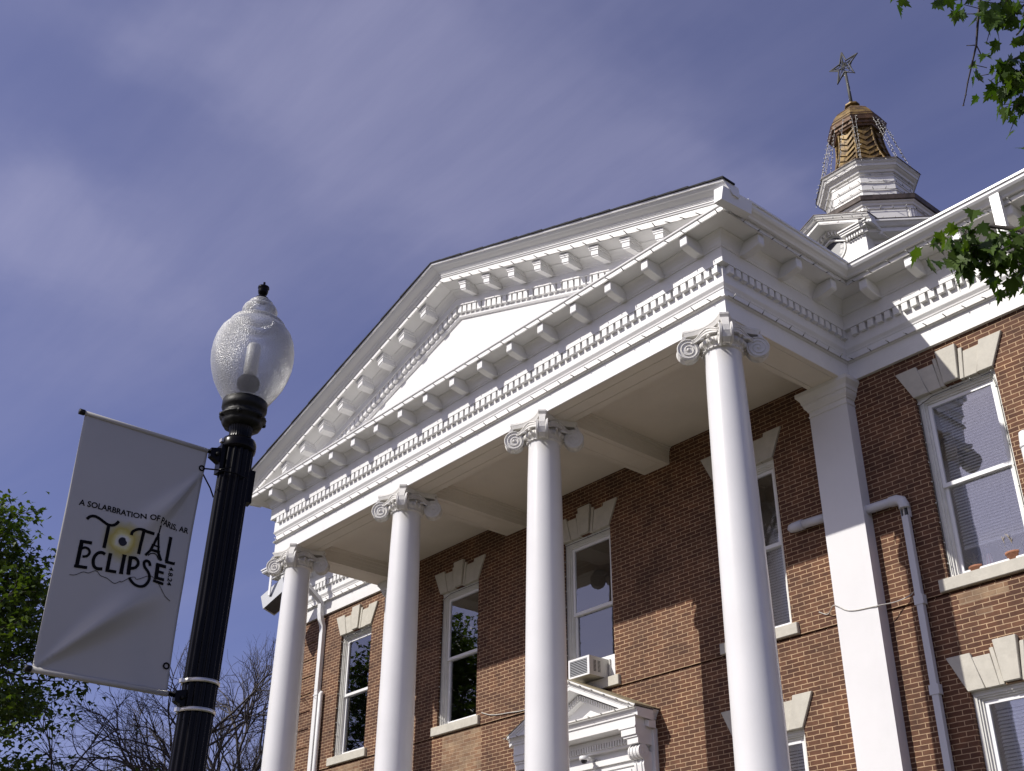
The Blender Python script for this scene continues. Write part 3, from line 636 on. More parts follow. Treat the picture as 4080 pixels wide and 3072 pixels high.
def window(cx, z0, z1, zt, lab, blind_to, mid=-2.04, slit=None, sill=True, blind_tilt=38):
    """z0 sill top, z1 opening top, zt lintel top"""
    fr = MB(); w = OPW
    def frame(mb, a0, a1, b0, b1, ww, y0, y1, mat, bottom=True):
        mb.box(cx-a1, cx-a1+ww, y0, y1, b0, b1, mat); mb.box(cx+a1-ww, cx+a1, y0, y1, b0, b1, mat); mb.box(cx-a1+ww, cx+a1-ww, y0, y1, b1-ww, b1, mat)
        if bottom: mb.box(cx-a1+ww, cx+a1-ww, y0, y1, b0, b0+ww, mat)
    frame(fr, 0, w-.005, z0, z1-.012, .050, 2.958, 3.12, 'frame_paint', False)
    frame(fr, 0, w-.055, z0, z1-.062, .022, 2.978, 3.12, 'frame_paint', False)
    frame(fr, 0, w-.077, z0, z1-.084, .026, 3.006, 3.14, 'frame_paint', False)
    for i in range(3): fr.box(cx-w+.002+.0 , cx+w-.002, 2.945, 2.957, z1-.012-.016*(i+1)*0-.013, z1-.003, 'frame_paint') if i == 0 else None
    wi = B(fr, 'window'); wi['label'] = lab
    # sashes
    xs0 = w-.104; zm = mid
    up = MB(); st = .052
    up.box(cx-xs0, cx-xs0+st, 3.030, 3.066, zm-.03, z1-.112, 'vinyl_white'); up.box(cx+xs0-st, cx+xs0, 3.030, 3.066, zm-.03, z1-.112, 'vinyl_white')
    up.box(cx-xs0+st, cx+xs0-st, 3.030, 3.066, z1-.164, z1-.112, 'vinyl_white'); up.box(cx-xs0+st, cx+xs0-st, 3.026, 3.066, zm-.03, zm+.026, 'vinyl_white')
    u = B(up, 'sash', wi)
    lo = MB(); lo.box(cx-xs0, cx-xs0+st, 3.070, 3.106, z0+.012, zm+.022, 'vinyl_white'); lo.box(cx+xs0-st, cx+xs0, 3.070, 3.106, z0+.012, zm+.022, 'vinyl_white')
    zb0 = slit if slit else z0+.012
    lo.box(cx-xs0+st, cx+xs0-st, 3.070, 3.106, zb0, zb0+.085, 'vinyl_white'); lo.box(cx-xs0+st, cx+xs0-st, 3.070, 3.106, zm-.032, zm+.022, 'vinyl_white')
    if slit: lo.box(cx-xs0+st, cx+xs0-st, 3.085, 3.10, z0+.012, zb0, 'metal_casing')
    lo.box(cx-xs0-.02, cx+xs0+.02, 2.985, 3.12, z0, z0+.014, 'vinyl_white')
    B(lo, 'sash', wi)
    for nm, y, a, b in (('pane', 3.048, zm, z1-.14), ('pane', 3.088, zb0+.06, zm)):
        g = MB(); e = xs0-st+.01; g.box(cx-e, cx+e, y-.003, y+.003, a, b, 'window_glass'); B(g, nm, wi)
    # blind
    bl = MB(); e = xs0-st-.012; z = z1-.20; bl.box(cx-e, cx+e, 3.150, 3.19, z1-.19, z1-.14, 'blind_slat')
    ta = math.radians(blind_tilt); hw = .0255; ct, sn = math.cos(ta), math.sin(ta)
    while z > blind_to:
        y = 3.172
        bl.hexa([(cx-e, y-hw*ct, z-hw*sn), (cx+e, y-hw*ct, z-hw*sn), (cx+e, y+hw*ct, z+hw*sn), (cx-e, y+hw*ct, z+hw*sn)],
                [(cx-e, y-hw*ct, z-hw*sn+.002), (cx+e, y-hw*ct, z-hw*sn+.002), (cx+e, y+hw*ct, z+hw*sn+.002), (cx-e, y+hw*ct, z+hw*sn+.002)], 'blind_slat'); z -= .0445
    bl.box(cx-e, cx+e, 3.155, 3.19, z-.002, z+.022, 'blind_slat')
    for s in (-.62, .62): bl.tube([(cx+s*e, 3.142, z1-.2), (cx+s*e, 3.142, z)], .0022, 'blind_slat', 4)
    B(bl, 'blind', wi)
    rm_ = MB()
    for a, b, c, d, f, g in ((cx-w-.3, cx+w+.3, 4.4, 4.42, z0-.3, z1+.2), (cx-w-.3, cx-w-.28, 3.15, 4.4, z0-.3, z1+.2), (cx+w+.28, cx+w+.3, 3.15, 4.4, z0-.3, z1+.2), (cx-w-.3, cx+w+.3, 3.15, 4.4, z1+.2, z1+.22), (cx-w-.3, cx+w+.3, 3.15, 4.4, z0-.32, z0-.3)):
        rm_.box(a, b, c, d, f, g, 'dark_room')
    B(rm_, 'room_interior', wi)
    if sill:
        sl = MB(); a = .735; sl.loft([[(cx-a, 2.838, z0-.18), (cx+a, 2.838, z0-.18), (cx+a, 3.06, z0-.18), (cx-a, 3.06, z0-.18)], [(cx-a, 2.838, z0-.012), (cx+a, 2.838, z0-.012), (cx+a, 3.06, z0+.006), (cx-a, 3.06, z0+.006)]], 'limestone')
        o = B(sl, 'sill', wi); bv = o.modifiers.new('bevel', 'BEVEL'); bv.width = .008; bv.segments = 1
    lintel(cx, z1-.002, zt, wi)
    return wi
names2 = ['window in left wing, upper floor', 'window left of the door hood, upper floor', 'middle window holding the air conditioner', 'window behind the right column, upper floor', 'window in right wing with plants, upper floor']
for i, cx in enumerate(WIN):
    window(cx, F2[0], F2[1], -.205, names2[i], [-3.3, -3.3, -3.3, -3.3, -2.93][i], slit=-3.03 if i == 2 else None, blind_tilt=[38, 62, 50, 62, 46][i])
for i, cx in enumerate(WIN):
    if i == 2: continue
    window(cx, F1[0], F1[1], -4.415, 'lower floor window', -7.6, mid=-6.3, blind_tilt=44)
# --- door hood
hd = MB(); HX, HW, HF, HZ = -5.895, 1.555, 2.352, -4.135
def rect_prof(mb, prof, zref, mat, x0=HX-HW, x1=HX+HW):   # prof: (inset from the front/side faces, z)
    mb.loft([[(x0+i, HF+i, zref+z), (x1-i, HF+i, zref+z), (x1-i, BY, zref+z), (x0+i, BY, zref+z)] for i, z in prof], mat)
rect_prof(hd, [(.0, 0), (0, -.02), (.012, -.022), (.025, -.05), (.045, -.075), (.05, -.10), (.062, -.10), (.062, -.135), (.075, -.138), (.085, -.155), (.085, -.285), (.10, -.285)], HZ, 'white_paint')
hs = .445
def hz(x): return HZ+hs*(HW-abs(x-HX))
def hrake(prof, mat):
    for s in (-1, 1):
        hd.loft([[(x, HF+o, hz(x)+dz) for o, dz in prof] for x in ((HX+s*HW, HX) if s < 0 else (HX, HX+HW))], mat)
hrake([(.0, .0), (.0, -.018), (.012, -.022), (.022, -.045), (.04, -.06), (.045, -.085), (.055, -.088), (.055, -.155), (.07, -.16), (.42, -.19), (.42, .01), (.0, .012)], 'white_paint')
hd.add([(HX-HW, 2.76, HZ), (HX+HW, 2.76, HZ), (HX, 2.76, HZ+hs*HW-.1)], [(0, 1, 2)], 'white_paint')
hrake([(.30, -.20), (.30, -.30), (.46, -.30), (.46, -.18)], 'white_paint')
for k in range(24):
    for s in (-1, 1):
        a = HX+s*(.02+.055*k)
        if hz(a)-.32 < HZ+.02: continue
        b = a+s*.028; hd.hexa([(a, HF+.27, hz(a)-.285), (b, HF+.27, hz(b)-.285), (b, HF+.31, hz(b)-.285), (a, HF+.31, hz(a)-.285)], [(a, HF+.27, hz(a)-.205), (b, HF+.27, hz(b)-.205), (b, HF+.31, hz(b)-.205), (a, HF+.31, hz(a)-.205)], 'white_paint')
hood = B(hd, 'door_hood')
mb = MB()
for s in (-1, 1):
    xx = [HX, HX+s*(HW+.02)]; mb.hexa([(xx[0], HF-.01, hz(xx[0])+.016), (xx[1], HF-.01, hz(xx[1])+.016), (xx[1], BY, hz(xx[1])+.016), (xx[0], BY, hz(xx[0])+.016)], [(xx[0], HF-.01, hz(xx[0])+.03), (xx[1], HF-.01, hz(xx[1])+.03), (xx[1], BY, hz(xx[1])+.03), (xx[0], BY, hz(xx[0])+.03)], 'tan_flashing')
B(mb, 'hood_roof', hood)
for s in (-1, 1):
    mb = MB()
    for dz0, dz1, w0, w1, yf in ((-.285, -.315, .36, .36, HF+.07), (-.315, -.42, .32, .32, HF+.085), (-.42, -.455, .30, .26, HF+.11), (-.455, -.55, .235, .235, HF+.13)):
        a = HX+s*(HW-.085); b = a-s*w0
        mb.box(min(a, b), max(a, b), yf, BY-.002, HZ+dz1, HZ+dz0-.001, 'white_paint')
    B(mb, 'hood_block', hood)
def console():
    mb = MB(); w = .105; c = (2.60, -.115)     # y, z of scroll eye relative to HZ-.55
    n = 22; ring = [(c[0]+.105*math.cos(2*PI*j/n), c[1]+.105*math.sin(2*PI*j/n)) for j in range(n)]
    mb.loft([[(x, a, b) for a, b in ring] for x in (-w, w)], 'white_paint')
    for x in (-w, -.035, .035, w):
        mb.loft([[(x+e, c[0]+.116*math.cos(2*PI*j/n), c[1]+.116*math.sin(2*PI*j/n)) for j in range(n)] for e in (-.012, .012)], 'white_paint')
    for s in (-1, 1):
        pts = []
        for k in range(40):
            f = k/39; a = PI*.5-s*0+f*4*PI; r = .095*(1-f)+.012; pts.append((s*(w+.008), c[0]-r*math.cos(a), c[1]+r*math.sin(a)))
        mb.tube(pts, .011, 'white_paint', 5)
    prof = [(2.66, -.16), (2.62, -.22), (2.60, -.30), (2.62, -.45), (2.70, -.62), (2.76, -.78), (2.80, -.95), (2.80, -1.1), (2.9, -1.1), (2.9, -.1), (2.7, -.1)]
    mb.loft([[(x, a, b) for a, b in prof] for x in (-w, w)], 'white_paint')
    for x in (-.055, .055): mb.tube([(x, a-.004, b) for a, b in prof[:8]], .014, 'white_paint', 6)
    return mb
cs = console().build('console', hood, off=(0, BY, 0), loc=(HX+HW-.205-BX, 0, HZ-.55+ZA)); inst(cs, hood, (HX-HW+.205-BX, 0, HZ-.55+ZA))
mb = MB()
mb.box(HX-1.50, HX+1.50, 2.855, BY-.001, -7.5, HZ-.28, 'white_paint')      # back board
for s in (-1, 1): mb.box(HX+s*1.47-.05, HX+s*1.47+.05, 2.80, 2.855, -7.5, HZ-.30, 'white_paint')
x0, x1 = HX-1.05, HX+1.05
mb.box(x0-.1, x1+.1, 2.72, 2.855, HZ-.37, HZ-.29, 'white_paint')
k = 0
while x0+.06*k < x1: mb.box(x0+.06*k, x0+.06*k+.03, 2.70, 2.745, HZ-.46, HZ-.371, 'white_paint'); k += 1
mb.box(x0-.1, x1+.1, 2.745, 2.855, HZ-.50, HZ-.372, 'white_paint'); mb.box(x0-.1, x1+.1, 2.80, 2.855, HZ-.70, HZ-.61, 'white_paint'); mb.box(x0-.1, x1+.1, 2.83, 2.855, HZ-.78, HZ-.74, 'white_paint')
for a, b in ((HX-.95, HX-.33), (HX-.29, HX+.29), (HX+.33, HX+.95)):
    for q in ((a, b, HZ-1.32, HZ-1.28), (a, b, HZ-.86, HZ-.82), (a, a+.04, HZ-1.28, HZ-.86), (b-.04, b, HZ-1.28, HZ-.86)): mb.box(q[0], q[1], 2.835, 2.855, q[2], q[3], 'white_paint')
B(mb, 'door_surround', hood)
# --- downspouts and conduits
def pipe_rect(mb, pts, w, d, mat):   # rectangular pipe, width along x
    rings = []
    for i, p in enumerate(pts):
        p = Vector(p); t = (Vector(pts[min(i+1, len(pts)-1)])-Vector(pts[max(i-1, 0)])).normalized()
        sx = Vector((1, 0, 0)); sx = (sx-t*sx.dot(t)).normalized(); sy = t.cross(sx)
        rings.append([p+sx*w/2+sy*d/2, p-sx*w/2+sy*d/2, p-sx*w/2-sy*d/2, p+sx*w/2-sy*d/2])
    mb.loft(rings, mat)
for xc, lab in ((-14.79, 'downspout on the left wing'), (3.045, 'downspout on the right wing')):
    mb = MB(); pipe_rect(mb, [(xc, 2.22, 1.40), (xc, 2.22, .78), (xc, 2.27, .66), (xc, 2.44, .52), (xc, 2.66, .36), (xc, 2.735, .26), (xc, 2.745, .02), (xc, 2.77, -.12), (xc, 2.83, -.26), (xc, 2.845, -.38), (xc, 2.845, -9.9)], .135, .09, 'gutter_metal')
    for z in (-1.9, -4.2, -6.5): mb.box(xc-.09, xc+.09, 2.79, 2.90, z, z+.03, 'gutter_metal')
    d = B(mb, 'downspout'); d['label'] = lab
mb = MB()
xc = -14.60; mb.tube([(xc, 2.86, -1.86), (xc, 2.83, -1.90), (xc, 2.83, -9.9)], .055, 'vinyl_white', 10)
o = B(mb, 'conduit'); o['label'] = 'white conduit beside the left downspout'
def conduit_pipe(mb, pts, w, d):
    pipe_rect(mb, pts, w, d, 'conduit_plastic')
mb = MB()
mb.tube([(-1.36, 2.80, -1.985), (-1.30, 2.80, -1.985), (-1.12, 2.80, -1.985)], [.062, .075, .078], 'conduit_plastic', 14)
mb.tube([(-1.12, 2.80, -1.985), (-.688, 2.80, -2.005)], .066, 'conduit_plastic', 14)
mb.tube([(-1.40, 2.80, -1.985), (-1.36, 2.80, -1.985)], [.02, .06], 'conduit_plastic', 14)
o = B(mb, 'conduit'); o['label'] = 'short round conduit end left of the right pilaster'
mb = MB()
mb.tube([(-.018, 2.81, -2.105), (.42, 2.81, -2.115)], .066, 'conduit_plastic', 14)
mb.tube([(.36, 2.81, -2.113), (.47, 2.81, -2.118), (.535, 2.81, -2.15), (.558, 2.81, -2.22), (.558, 2.81, -2.27)], [.076]*5, 'conduit_plastic', 16)
mb.box(.510, .606, 2.775, 2.85, -9.5, -2.385, 'conduit_plastic'); mb.box(.525, .59, 2.80, 2.86, -2.39, -2.25, 'dark_plastic')
mb.tube([(.545, 2.80, -2.40), (.548, 2.80, -2.24)], .014, 'wire_pale', 6)
mb.box(.494, .500, 2.80, 2.88, -2.40, -2.22, 'conduit_plastic'); mb.box(.607, .613, 2.80, 2.88, -2.40, -2.22, 'conduit_plastic')
for z in (-3.66, -4.86, -6.1): mb.box(.488, .628, 2.765, 2.86, z, z+.13, 'conduit_plastic')
o = B(mb, 'conduit'); o['label'] = 'grey plastic conduit with elbow right of the right pilaster'
bvm = o.modifiers.new('bevel', 'BEVEL'); bvm.width = .006; bvm.segments = 2; bvm.limit_method = 'ANGLE'
mb = MB(); mb.tube([(2.42, 2.84, -1.78), (2.42, 2.81, -1.82), (2.42, 2.80, -1.92), (2.42, 2.80, -9)], [.03, .062, .068, .066], 'vinyl_white', 14); mb.tube([(2.42, 2.80, -1.98), (2.42, 2.80, -2.03)], .075, 'vinyl_white', 14)
o = B(mb, 'conduit'); o['label'] = 'white conduit right of the wing window'

# ------------------------------------------------------------------ clock tower
TX, TY = -6.0, 15.25
def octr(a, z, n=8):
    R_ = a/math.cos(PI/8); return [(TX+R_*math.cos(PI/8+PI/4*k), TY+R_*math.sin(PI/8+PI/4*k), z) for k in range(n)]
def octloft(mb, prof, mat): mb.loft([octr(a, z) for a, z in prof], mat)
tw = MB()
octloft(tw, [(2.45, 3.0), (2.45, 9.70), (2.50, 9.72), (2.50, 9.78), (2.45, 9.79), (2.45, 9.98)], 'trim_paint')
for k in (1, 3, 5, 7):   # cornice, dentils and roof of the four diagonal faces
    th = PI/4*k; n_ = Vector((math.cos(th), math.sin(th), 0)); t_ = Vector((-n_.y, n_.x, 0)); hw = 2.45*math.tan(PI/8); c0 = Vector((TX, TY, 0))
    for i in range(int(hw*2/.13)):
        s0 = -hw+.02+.13*i
        a = c0+n_*2.44+t_*s0; b = c0+n_*2.44+t_*(s0+.075); c_ = b+n_*.13; d_ = a+n_*.13
        tw.hexa([(v.x, v.y, 9.82) for v in (a, b, c_, d_)], [(v.x, v.y, 9.97) for v in (a, b, c_, d_)], 'trim_paint')
    for prof, m_ in (([(2.2, 9.98), (2.62, 9.98), (2.62, 10.10), (2.68, 10.13), (2.90, 10.16), (2.92, 10.16), (2.92, 10.28), (2.98, 10.30), (3.04, 10.38), (3.08, 10.40), (3.08, 10.46), (2.2, 10.46)], 'trim_paint'), ([(3.09, 10.465), (3.09, 10.485), (1.70, 11.18), (1.55, 11.18), (1.55, 10.465)], 'dark_flashing')):
        tw.loft([[tuple(c0+n_*v+t_*(e*v*math.tan(PI/8))+Vector((0, 0, z))) for v, z in prof] for e in (-1, 1)], m_)
tower = B(tw, 'clock_tower')
gb = MB(); ck = MB()
def tw_xf(k, p):      # local (u along face, v outward from axis, z) of cardinal face k
    th = -PI/2+PI/2*k; n_ = (math.cos(th), math.sin(th)); t_ = (-n_[1], n_[0])
    return (TX+t_[0]*p[0]+n_[0]*p[1], TY+t_[1]*p[0]+n_[1]*p[1], p[2])
class Loc(MB):
    def add(s, vs, fs, mat, smooth=False): MB.add(s, [tw_xf(s.k, p) for p in vs], fs, mat, smooth)
gz = 11.32; gsl = .50; ghw = 1.60; gF = 3.12
for k in range(4):
    gb = Loc(); gb.k = k
    def gzl(u): return gz-gsl*abs(u)
    gb.box(-1.20, 1.20, 2.1, 2.44, 3.0, 10.15, 'trim_paint')
    gb.loft([[(-1.2, v, 10.15), (1.2, v, 10.15), (1.2, v, gzl(1.2)-.2), (0, v, gz-.2), (-1.2, v, gzl(1.2)-.2)] for v in (2.1, 2.44)], 'trim_paint')
    for s in (-1, 1):
        a, b = s*.76, s*1.26; gb.box(min(a, b), max(a, b), 2.3, 2.78, 3.0, 10.12, 'trim_paint')
        for z0_, z1_, e in ((10.12, 10.17, .02), (10.17, 10.30, .05), (10.30, 10.36, .14), (10.36, 10.42, .16), (10.42, 10.46, .19)):
            gb.box(min(a, b)-e, max(a, b)+e, 2.3, 2.78+e*1.3, z0_, z1_-.002, 'trim_paint')
        for i in range(7):
            u = min(a, b)-.03+i*.082; gb.box(u, u+.046, 2.75, 2.90, 10.17, 10.29, 'trim_paint')
        for i in range(5):
            v = 2.42+.09*i; u = s*1.26; gb.box(min(u, u+s*.1), max(u, u+s*.1), v, v+.05, 10.17, 10.29, 'trim_paint')
    pr = [(2.2, -.04), (2.2, -.44), (2.54, -.44), (2.54, -.34), (2.64, -.335), (2.64, -.30), (2.86, -.27), (2.98, -.25), (2.98, -.14), (3.02, -.13), (3.03, -.10), (3.06, -.09), (3.08, -.05), (3.12, -.02), (3.12, 0), (2.2, .0)]
    gb.loft([[(u, v, gzl(u)+dz) for v, dz in pr] for u in (-ghw, 0, ghw)], 'trim_paint')
    i = 0
    while .05+.105*i < 1.1:
        for s in (-1, 1):
            u = s*(.05+.105*i); u2 = u+s*.06
            gb.hexa([(u, 2.52, gzl(u)-.43), (u2, 2.52, gzl(u2)-.43), (u2, 2.65, gzl(u2)-.43), (u, 2.65, gzl(u)-.43)], [(u, 2.52, gzl(u)-.32), (u2, 2.52, gzl(u2)-.32), (u2, 2.65, gzl(u2)-.32), (u, 2.65, gzl(u)-.32)], 'trim_paint')
        i += 1
    gb.loft([[(u, v, gzl(u)+dz) for v, dz in ((1.2, .004), (3.14, .004), (3.14, .02), (1.2, .02))] for u in (-ghw-.02, 0, ghw+.02)], 'dark_flashing')
    # inner arch moulding above the dial
    gb.loft([[(u, v, gzl(u)+dz) for v, dz in ((2.4, -.60), (2.52, -.60), (2.52, -.54), (2.4, -.54))] for u in (-.80, 0, .80)], 'trim_paint')
    g_ = B(gb, 'clock_gable', tower)
    ck = Loc(); ck.k = k; cz = 10.42; cr = .40; n = 40
    ck.loft([[(r*math.cos(2*PI*j/n), v, cz+r*math.sin(2*PI*j/n)) for j in range(n)] for r, v in ((cr+.04, 2.42), (cr+.04, 2.475), (cr, 2.475), (cr, 2.452))], 'trim_paint', True, False)
    ck.add([(cr*math.cos(2*PI*j/n), 2.454, cz+cr*math.sin(2*PI*j/n)) for j in range(n)], [tuple(range(n))], 'clock_black')
    def bar(ang, r0, r1, off, wd):      # painted stroke of a numeral, set proud of the dial
        d_ = (math.sin(ang), math.cos(ang)); t_ = (d_[1], -d_[0])
        P = [(d_[0]*r+t_[0]*(off+s*wd), cz+d_[1]*r+t_[1]*(off+s*wd)) for r, s in ((r0, -1), (r0, 1), (r1, 1), (r1, -1))]
        ck.add([(a, 2.458, b) for a, b in P], [(0, 1, 2, 3)], 'clock_white')
    def slant(ang, r0, r1, o0, o1, wd):
        d_ = (math.sin(ang), math.cos(ang)); t_ = (d_[1], -d_[0])
        P = [(d_[0]*r+t_[0]*(o+s*wd), cz+d_[1]*r+t_[1]*(o+s*wd)) for r, o, s in ((r0, o0, -1), (r0, o0, 1), (r1, o1, 1), (r1, o1, -1))]
        ck.add([(a, 2.4585, b) for a, b in P], [(0, 1, 2, 3)], 'clock_white')
    NUM = {1: 'I', 2: 'II', 3: 'III', 4: 'IIII', 5: 'V', 6: 'VI', 7: 'VII', 8: 'VIII', 9: 'IX', 10: 'X', 11: 'XI', 12: 'XII'}
    for h, s_ in NUM.items():
        ang = h*PI/6; wid = {'I': .030, 'V': .045, 'X': .05}; tot = sum(wid[c] for c in s_); o_ = -tot/2
        for c in s_:
            m_ = o_+wid[c]/2
            if c == 'I': bar(ang, .265, .375, m_, .009)
            elif c == 'V': slant(ang, .265, .375, m_, m_-.018, .008); slant(ang, .265, .375, m_, m_+.018, .008)
            else: slant(ang, .265, .375, m_-.018, m_+.018, .008); slant(ang, .265, .375, m_+.018, m_-.018, .008)
            o_ += wid[c]
    B(ck, 'clock_dial', g_ if False else tower)
st = MB()
octloft(st, [(1.66, 11.0), (1.66, 12.02)], 'trim_paint')
for k in range(8):
    th = PI/4*k; n_ = Vector((math.cos(th), math.sin(th), 0)); t_ = Vector((-n_.y, n_.x, 0)); c0 = Vector((TX, TY, 0))
    def fbox(u0, u1, v0, v1, z0_, z1_):
        P = [c0+n_*v+t_*u for u, v in ((u0, v0), (u1, v0), (u1, v1), (u0, v1))]; st.hexa([(p.x, p.y, z0_) for p in P], [(p.x, p.y, z1_) for p in P], 'trim_paint')
    hw = 1.66*math.tan(PI/8)
    for q in ((-hw+.08, hw-.08, 11.30, 11.35), (-hw+.08, hw-.08, 11.86, 11.91), (-hw+.08, -hw+.13, 11.35, 11.86), (hw-.13, hw-.08, 11.35, 11.86)): fbox(q[0], q[1], 1.65, 1.69, q[2], q[3])
    fbox(-hw+.2, hw-.2, 1.65, 1.675, 11.42, 11.80)
octloft(st, [(1.66, 11.96), (1.70, 11.97), (1.72, 12.03), (1.76, 12.06), (1.77, 12.09)], 'trim_paint')
o1 = B(st, 'panelled_stage', tower)
st = MB(); octloft(st, [(1.70, 12.09), (1.82, 12.10), (1.84, 12.20), (1.85, 12.235), (1.20, 12.42)], 'dark_flashing'); B(st, 'stage_flashing', tower)
st = MB()
octloft(st, [(1.17, 12.3), (1.17, 13.60)], 'trim_paint')
for i in range(4): octloft(st, [(1.17, 12.62+.27*i), (1.19, 12.62+.27*i), (1.19, 12.655+.27*i), (1.17, 12.655+.27*i)], 'trim_paint')
octloft(st, [(1.17, 13.55), (1.22, 13.56), (1.24, 13.62), (1.30, 13.66), (1.335, 13.70), (1.355, 13.70), (1.37, 13.78), (1.395, 13.80), (1.42, 13.85), (1.44, 13.88)], 'trim_paint')
B(st, 'upper_stage', tower)
cp = MB(); octloft(cp, [(1.30, 13.88), (1.455, 13.88), (1.455, 13.91), (1.15, 13.98), (1.0, 14.0)], 'dark_flashing'); B(cp, 'cap_flashing', tower)
# copper bell: each of the eight faces carries overlapping chevron courses
cu = MB()
def bell_a(z):
    f = (z-13.98)/(15.80-13.98); return .64+.46*max(0, 1-f)**2.1
nz = 26
for k in range(8):
    th = PI/4*k; n_ = Vector((math.cos(th), math.sin(th), 0)); t_ = Vector((-n_.y, n_.x, 0)); c0 = Vector((TX, TY, 0)); tn = math.tan(PI/8)
    def P(u, z, e=0): a = bell_a(z); return c0+n_*(a+e)+t_*(u*a*tn)+Vector((0, 0, z))
    rings = [[P(u, 13.98+(15.85-13.98)*i/nz) for u in (-1, -.5, 0, .5, 1)] for i in range(nz+1)]
    cu.loft(rings, 'copper_patina', False, False)
    z = 14.0
    while z < 15.72:      # chevron laps
        for s in (-1, 1):
            a = [P(s*.03, z, .05), P(s*.92, min(z+.20, 15.84), .05), P(s*.92, min(z+.235, 15.85), .004), P(s*.03, z+.035, .004)]
            b = [P(s*.03, z, .0), P(s*.92, min(z+.20, 15.84), .0)]
            cu.add([a[0], a[1], a[2], a[3]], [(0, 1, 2, 3)], 'copper_patina'); cu.add([b[0], b[1], a[1], a[0]], [(0, 1, 2, 3)], 'copper_patina')
        z += .245
    cu.tube([P(1, 13.98+(15.85-13.98)*i/14, .01) for i in range(15)], .035, 'copper_patina', 6)
dome = B(cu, 'copper_bell', tower)
br = MB(); octloft(br, [(.62, 15.80), (.70, 15.82), (.72, 15.88), (.76, 15.90), (.77, 15.97), (.82, 16.0), (.84, 16.10), (.86, 16.15), (.80, 16.18)], 'copper_brow'); B(br, 'copper_cornice', tower)
cd = MB()
octloft(cd, [(.82, 16.16), (.80, 16.24), (.72, 16.44), (.60, 16.64), (.44, 16.84), (.28, 17.0), (.17, 17.10), (.15, 17.16), (.22, 17.19), (.22, 17.24), (.08, 17.28)], 'copper_patina')
for i in range(3): octloft(cd, [(.785-.10*i, 16.27+.19*i), (.80-.10*i, 16.27+.19*i), (.76-.10*i, 16.33+.19*i)], 'copper_brow')
B(cd, 'copper_dome', tower)
# ------------------------------------------------------------------ star on the cupola
def Z(z): return z+ZA
st = thing('star_ornament', (TX, TY, Z(17.2)), 'dark wire star on a leaning pole at the top of the copper dome', 'star')
mb = MB(); mb.tube([(0, 0, 0), (-.01, 0, .75), (-.02, 0, 1.55)], [.055, .05, .042], 'wire_dark', 7)
for i in range(8): mb.tube([(-.002*i+.05*math.cos(i), .05*math.sin(i), .1+.17*i), (-.002*i-.05*math.cos(i), -.05*math.sin(i), .18+.17*i)], .014, 'bulb_glass' if i % 2 else 'wire_dark', 5)
mb.build('pole', st)
mb = MB(); c = Vector((-.02, -.03, 1.73)); out = []
for k in range(10):
    a = math.radians(27)+k*PI/5; r = .56 if k % 2 == 0 else .20
    out.append(c+Vector((math.cos(a+PI/2-.47)*r, .015*(-1)**k, math.sin(a+PI/2-.47)*r*1.12)))
mb.tube(out+[out[0]], .030, 'wire_dark', 6)
for k in range(10): mb.tube([c+Vector((0, -.06, 0)), out[k]], .012, 'wire_dark', 4)
rng = random.Random(3)
for k in range(26):
    a, b = rng.choice(out), rng.choice(out); mb.tube([c+(a-c)*rng.uniform(.2, .9), c+(b-c)*rng.uniform(.2, .6)], .011, 'wire_dark', 4)
mb.build('star_frame', st)

# ------------------------------------------------------------------ strings of lights
bulb_protos = {}
def bulb_mesh(d, ln, r):
    key = (tuple(round(v, 2) for v in d), ln, r)
    if key not in bulb_protos:
        mb = MB(); dv = Vector(d).normalized(); mb.tube([dv*-.008, dv*ln*.45], r*.75, 'wire_dark', 6); mb.tube([dv*ln*.45, dv*ln*.8, dv*ln], [r, r*.95, r*.3], 'bulb_glass', 6)
        bulb_protos[key] = mb
    return bulb_protos[key]
bulb_me = {}
def lights(pts, spacing, d, label, r=.010, ln=.080, bw=.0095, sag=.0, first=.1, group='strings of small lights on the courthouse', jit=.25, wmat='wire_pale'):
    P = [Vector((p[0], p[1], Z(p[2]))) for p in pts]; root = thing('string_lights', P[0], label, 'string lights', group)
    rng = random.Random(len(label)*13+int(P[0].x*10)); seg = []; acc = 0
    L_ = [(b-a).length for a, b in zip(P, P[1:])]; tot = sum(L_)
    def at(s):
        for a, b, l in zip(P, P[1:], L_):
            if s <= l+1e-6: return a+(b-a)*(s/l)
            s -= l
        return P[-1]
    w = [at(0)]; s = first; k = 0; spots = []
    while s < tot:
        spots.append(at(s)); 
        if sag: w.append(at(max(0, s-spacing/2))+Vector((0, 0, -sag*rng.uniform(.3, 1.3))))
        w.append(at(s)); s += spacing*rng.uniform(.96, 1.04)
    w.append(at(tot)); w = [p for i, p in enumerate(w) if i == 0 or (p-w[i-1]).length > 1e-4]
    for p in P[1:-1]:
        w.append(p)
    w.sort(key=lambda p: min(range(1), default=0)) if False else None
    mb = MB(); mb.tube([p-P[0] for p in w[:len(w)-len(P[1:-1])]], r, wmat, 4, True, False); mb.build('wire', root)
    key = (d, ln, bw)
    for p in spots:
        if key not in bulb_me:
            o = bulb_mesh(d, ln, bw).build('bulb', root); bulb_me[key] = o.data
        else:
            o = bpy.data.objects.new('bulb', bulb_me[key]); COL.objects.link(o); o.parent = root
        o.location = p-P[0]; o.rotation_euler = (rng.uniform(-jit, jit), rng.uniform(-jit, jit), rng.uniform(-jit, jit))
lights([(-.02, -.052, .312), (PW, -.052, .312)], .312, (-.35, -.75, .45), 'straight string of lights along the architrave above the columns', first=.18)
lights([(.052, .02, .312), (.052, YW-.03, .312)], .31, (.8, -.1, .5), 'string of lights on the shaded right side of the porch beam')
lights([(.05, YW-.052, .312), (XR, YW-.052, .312)], .312, (-.35, -.75, .45), 'string of lights under the frieze of the right wing')
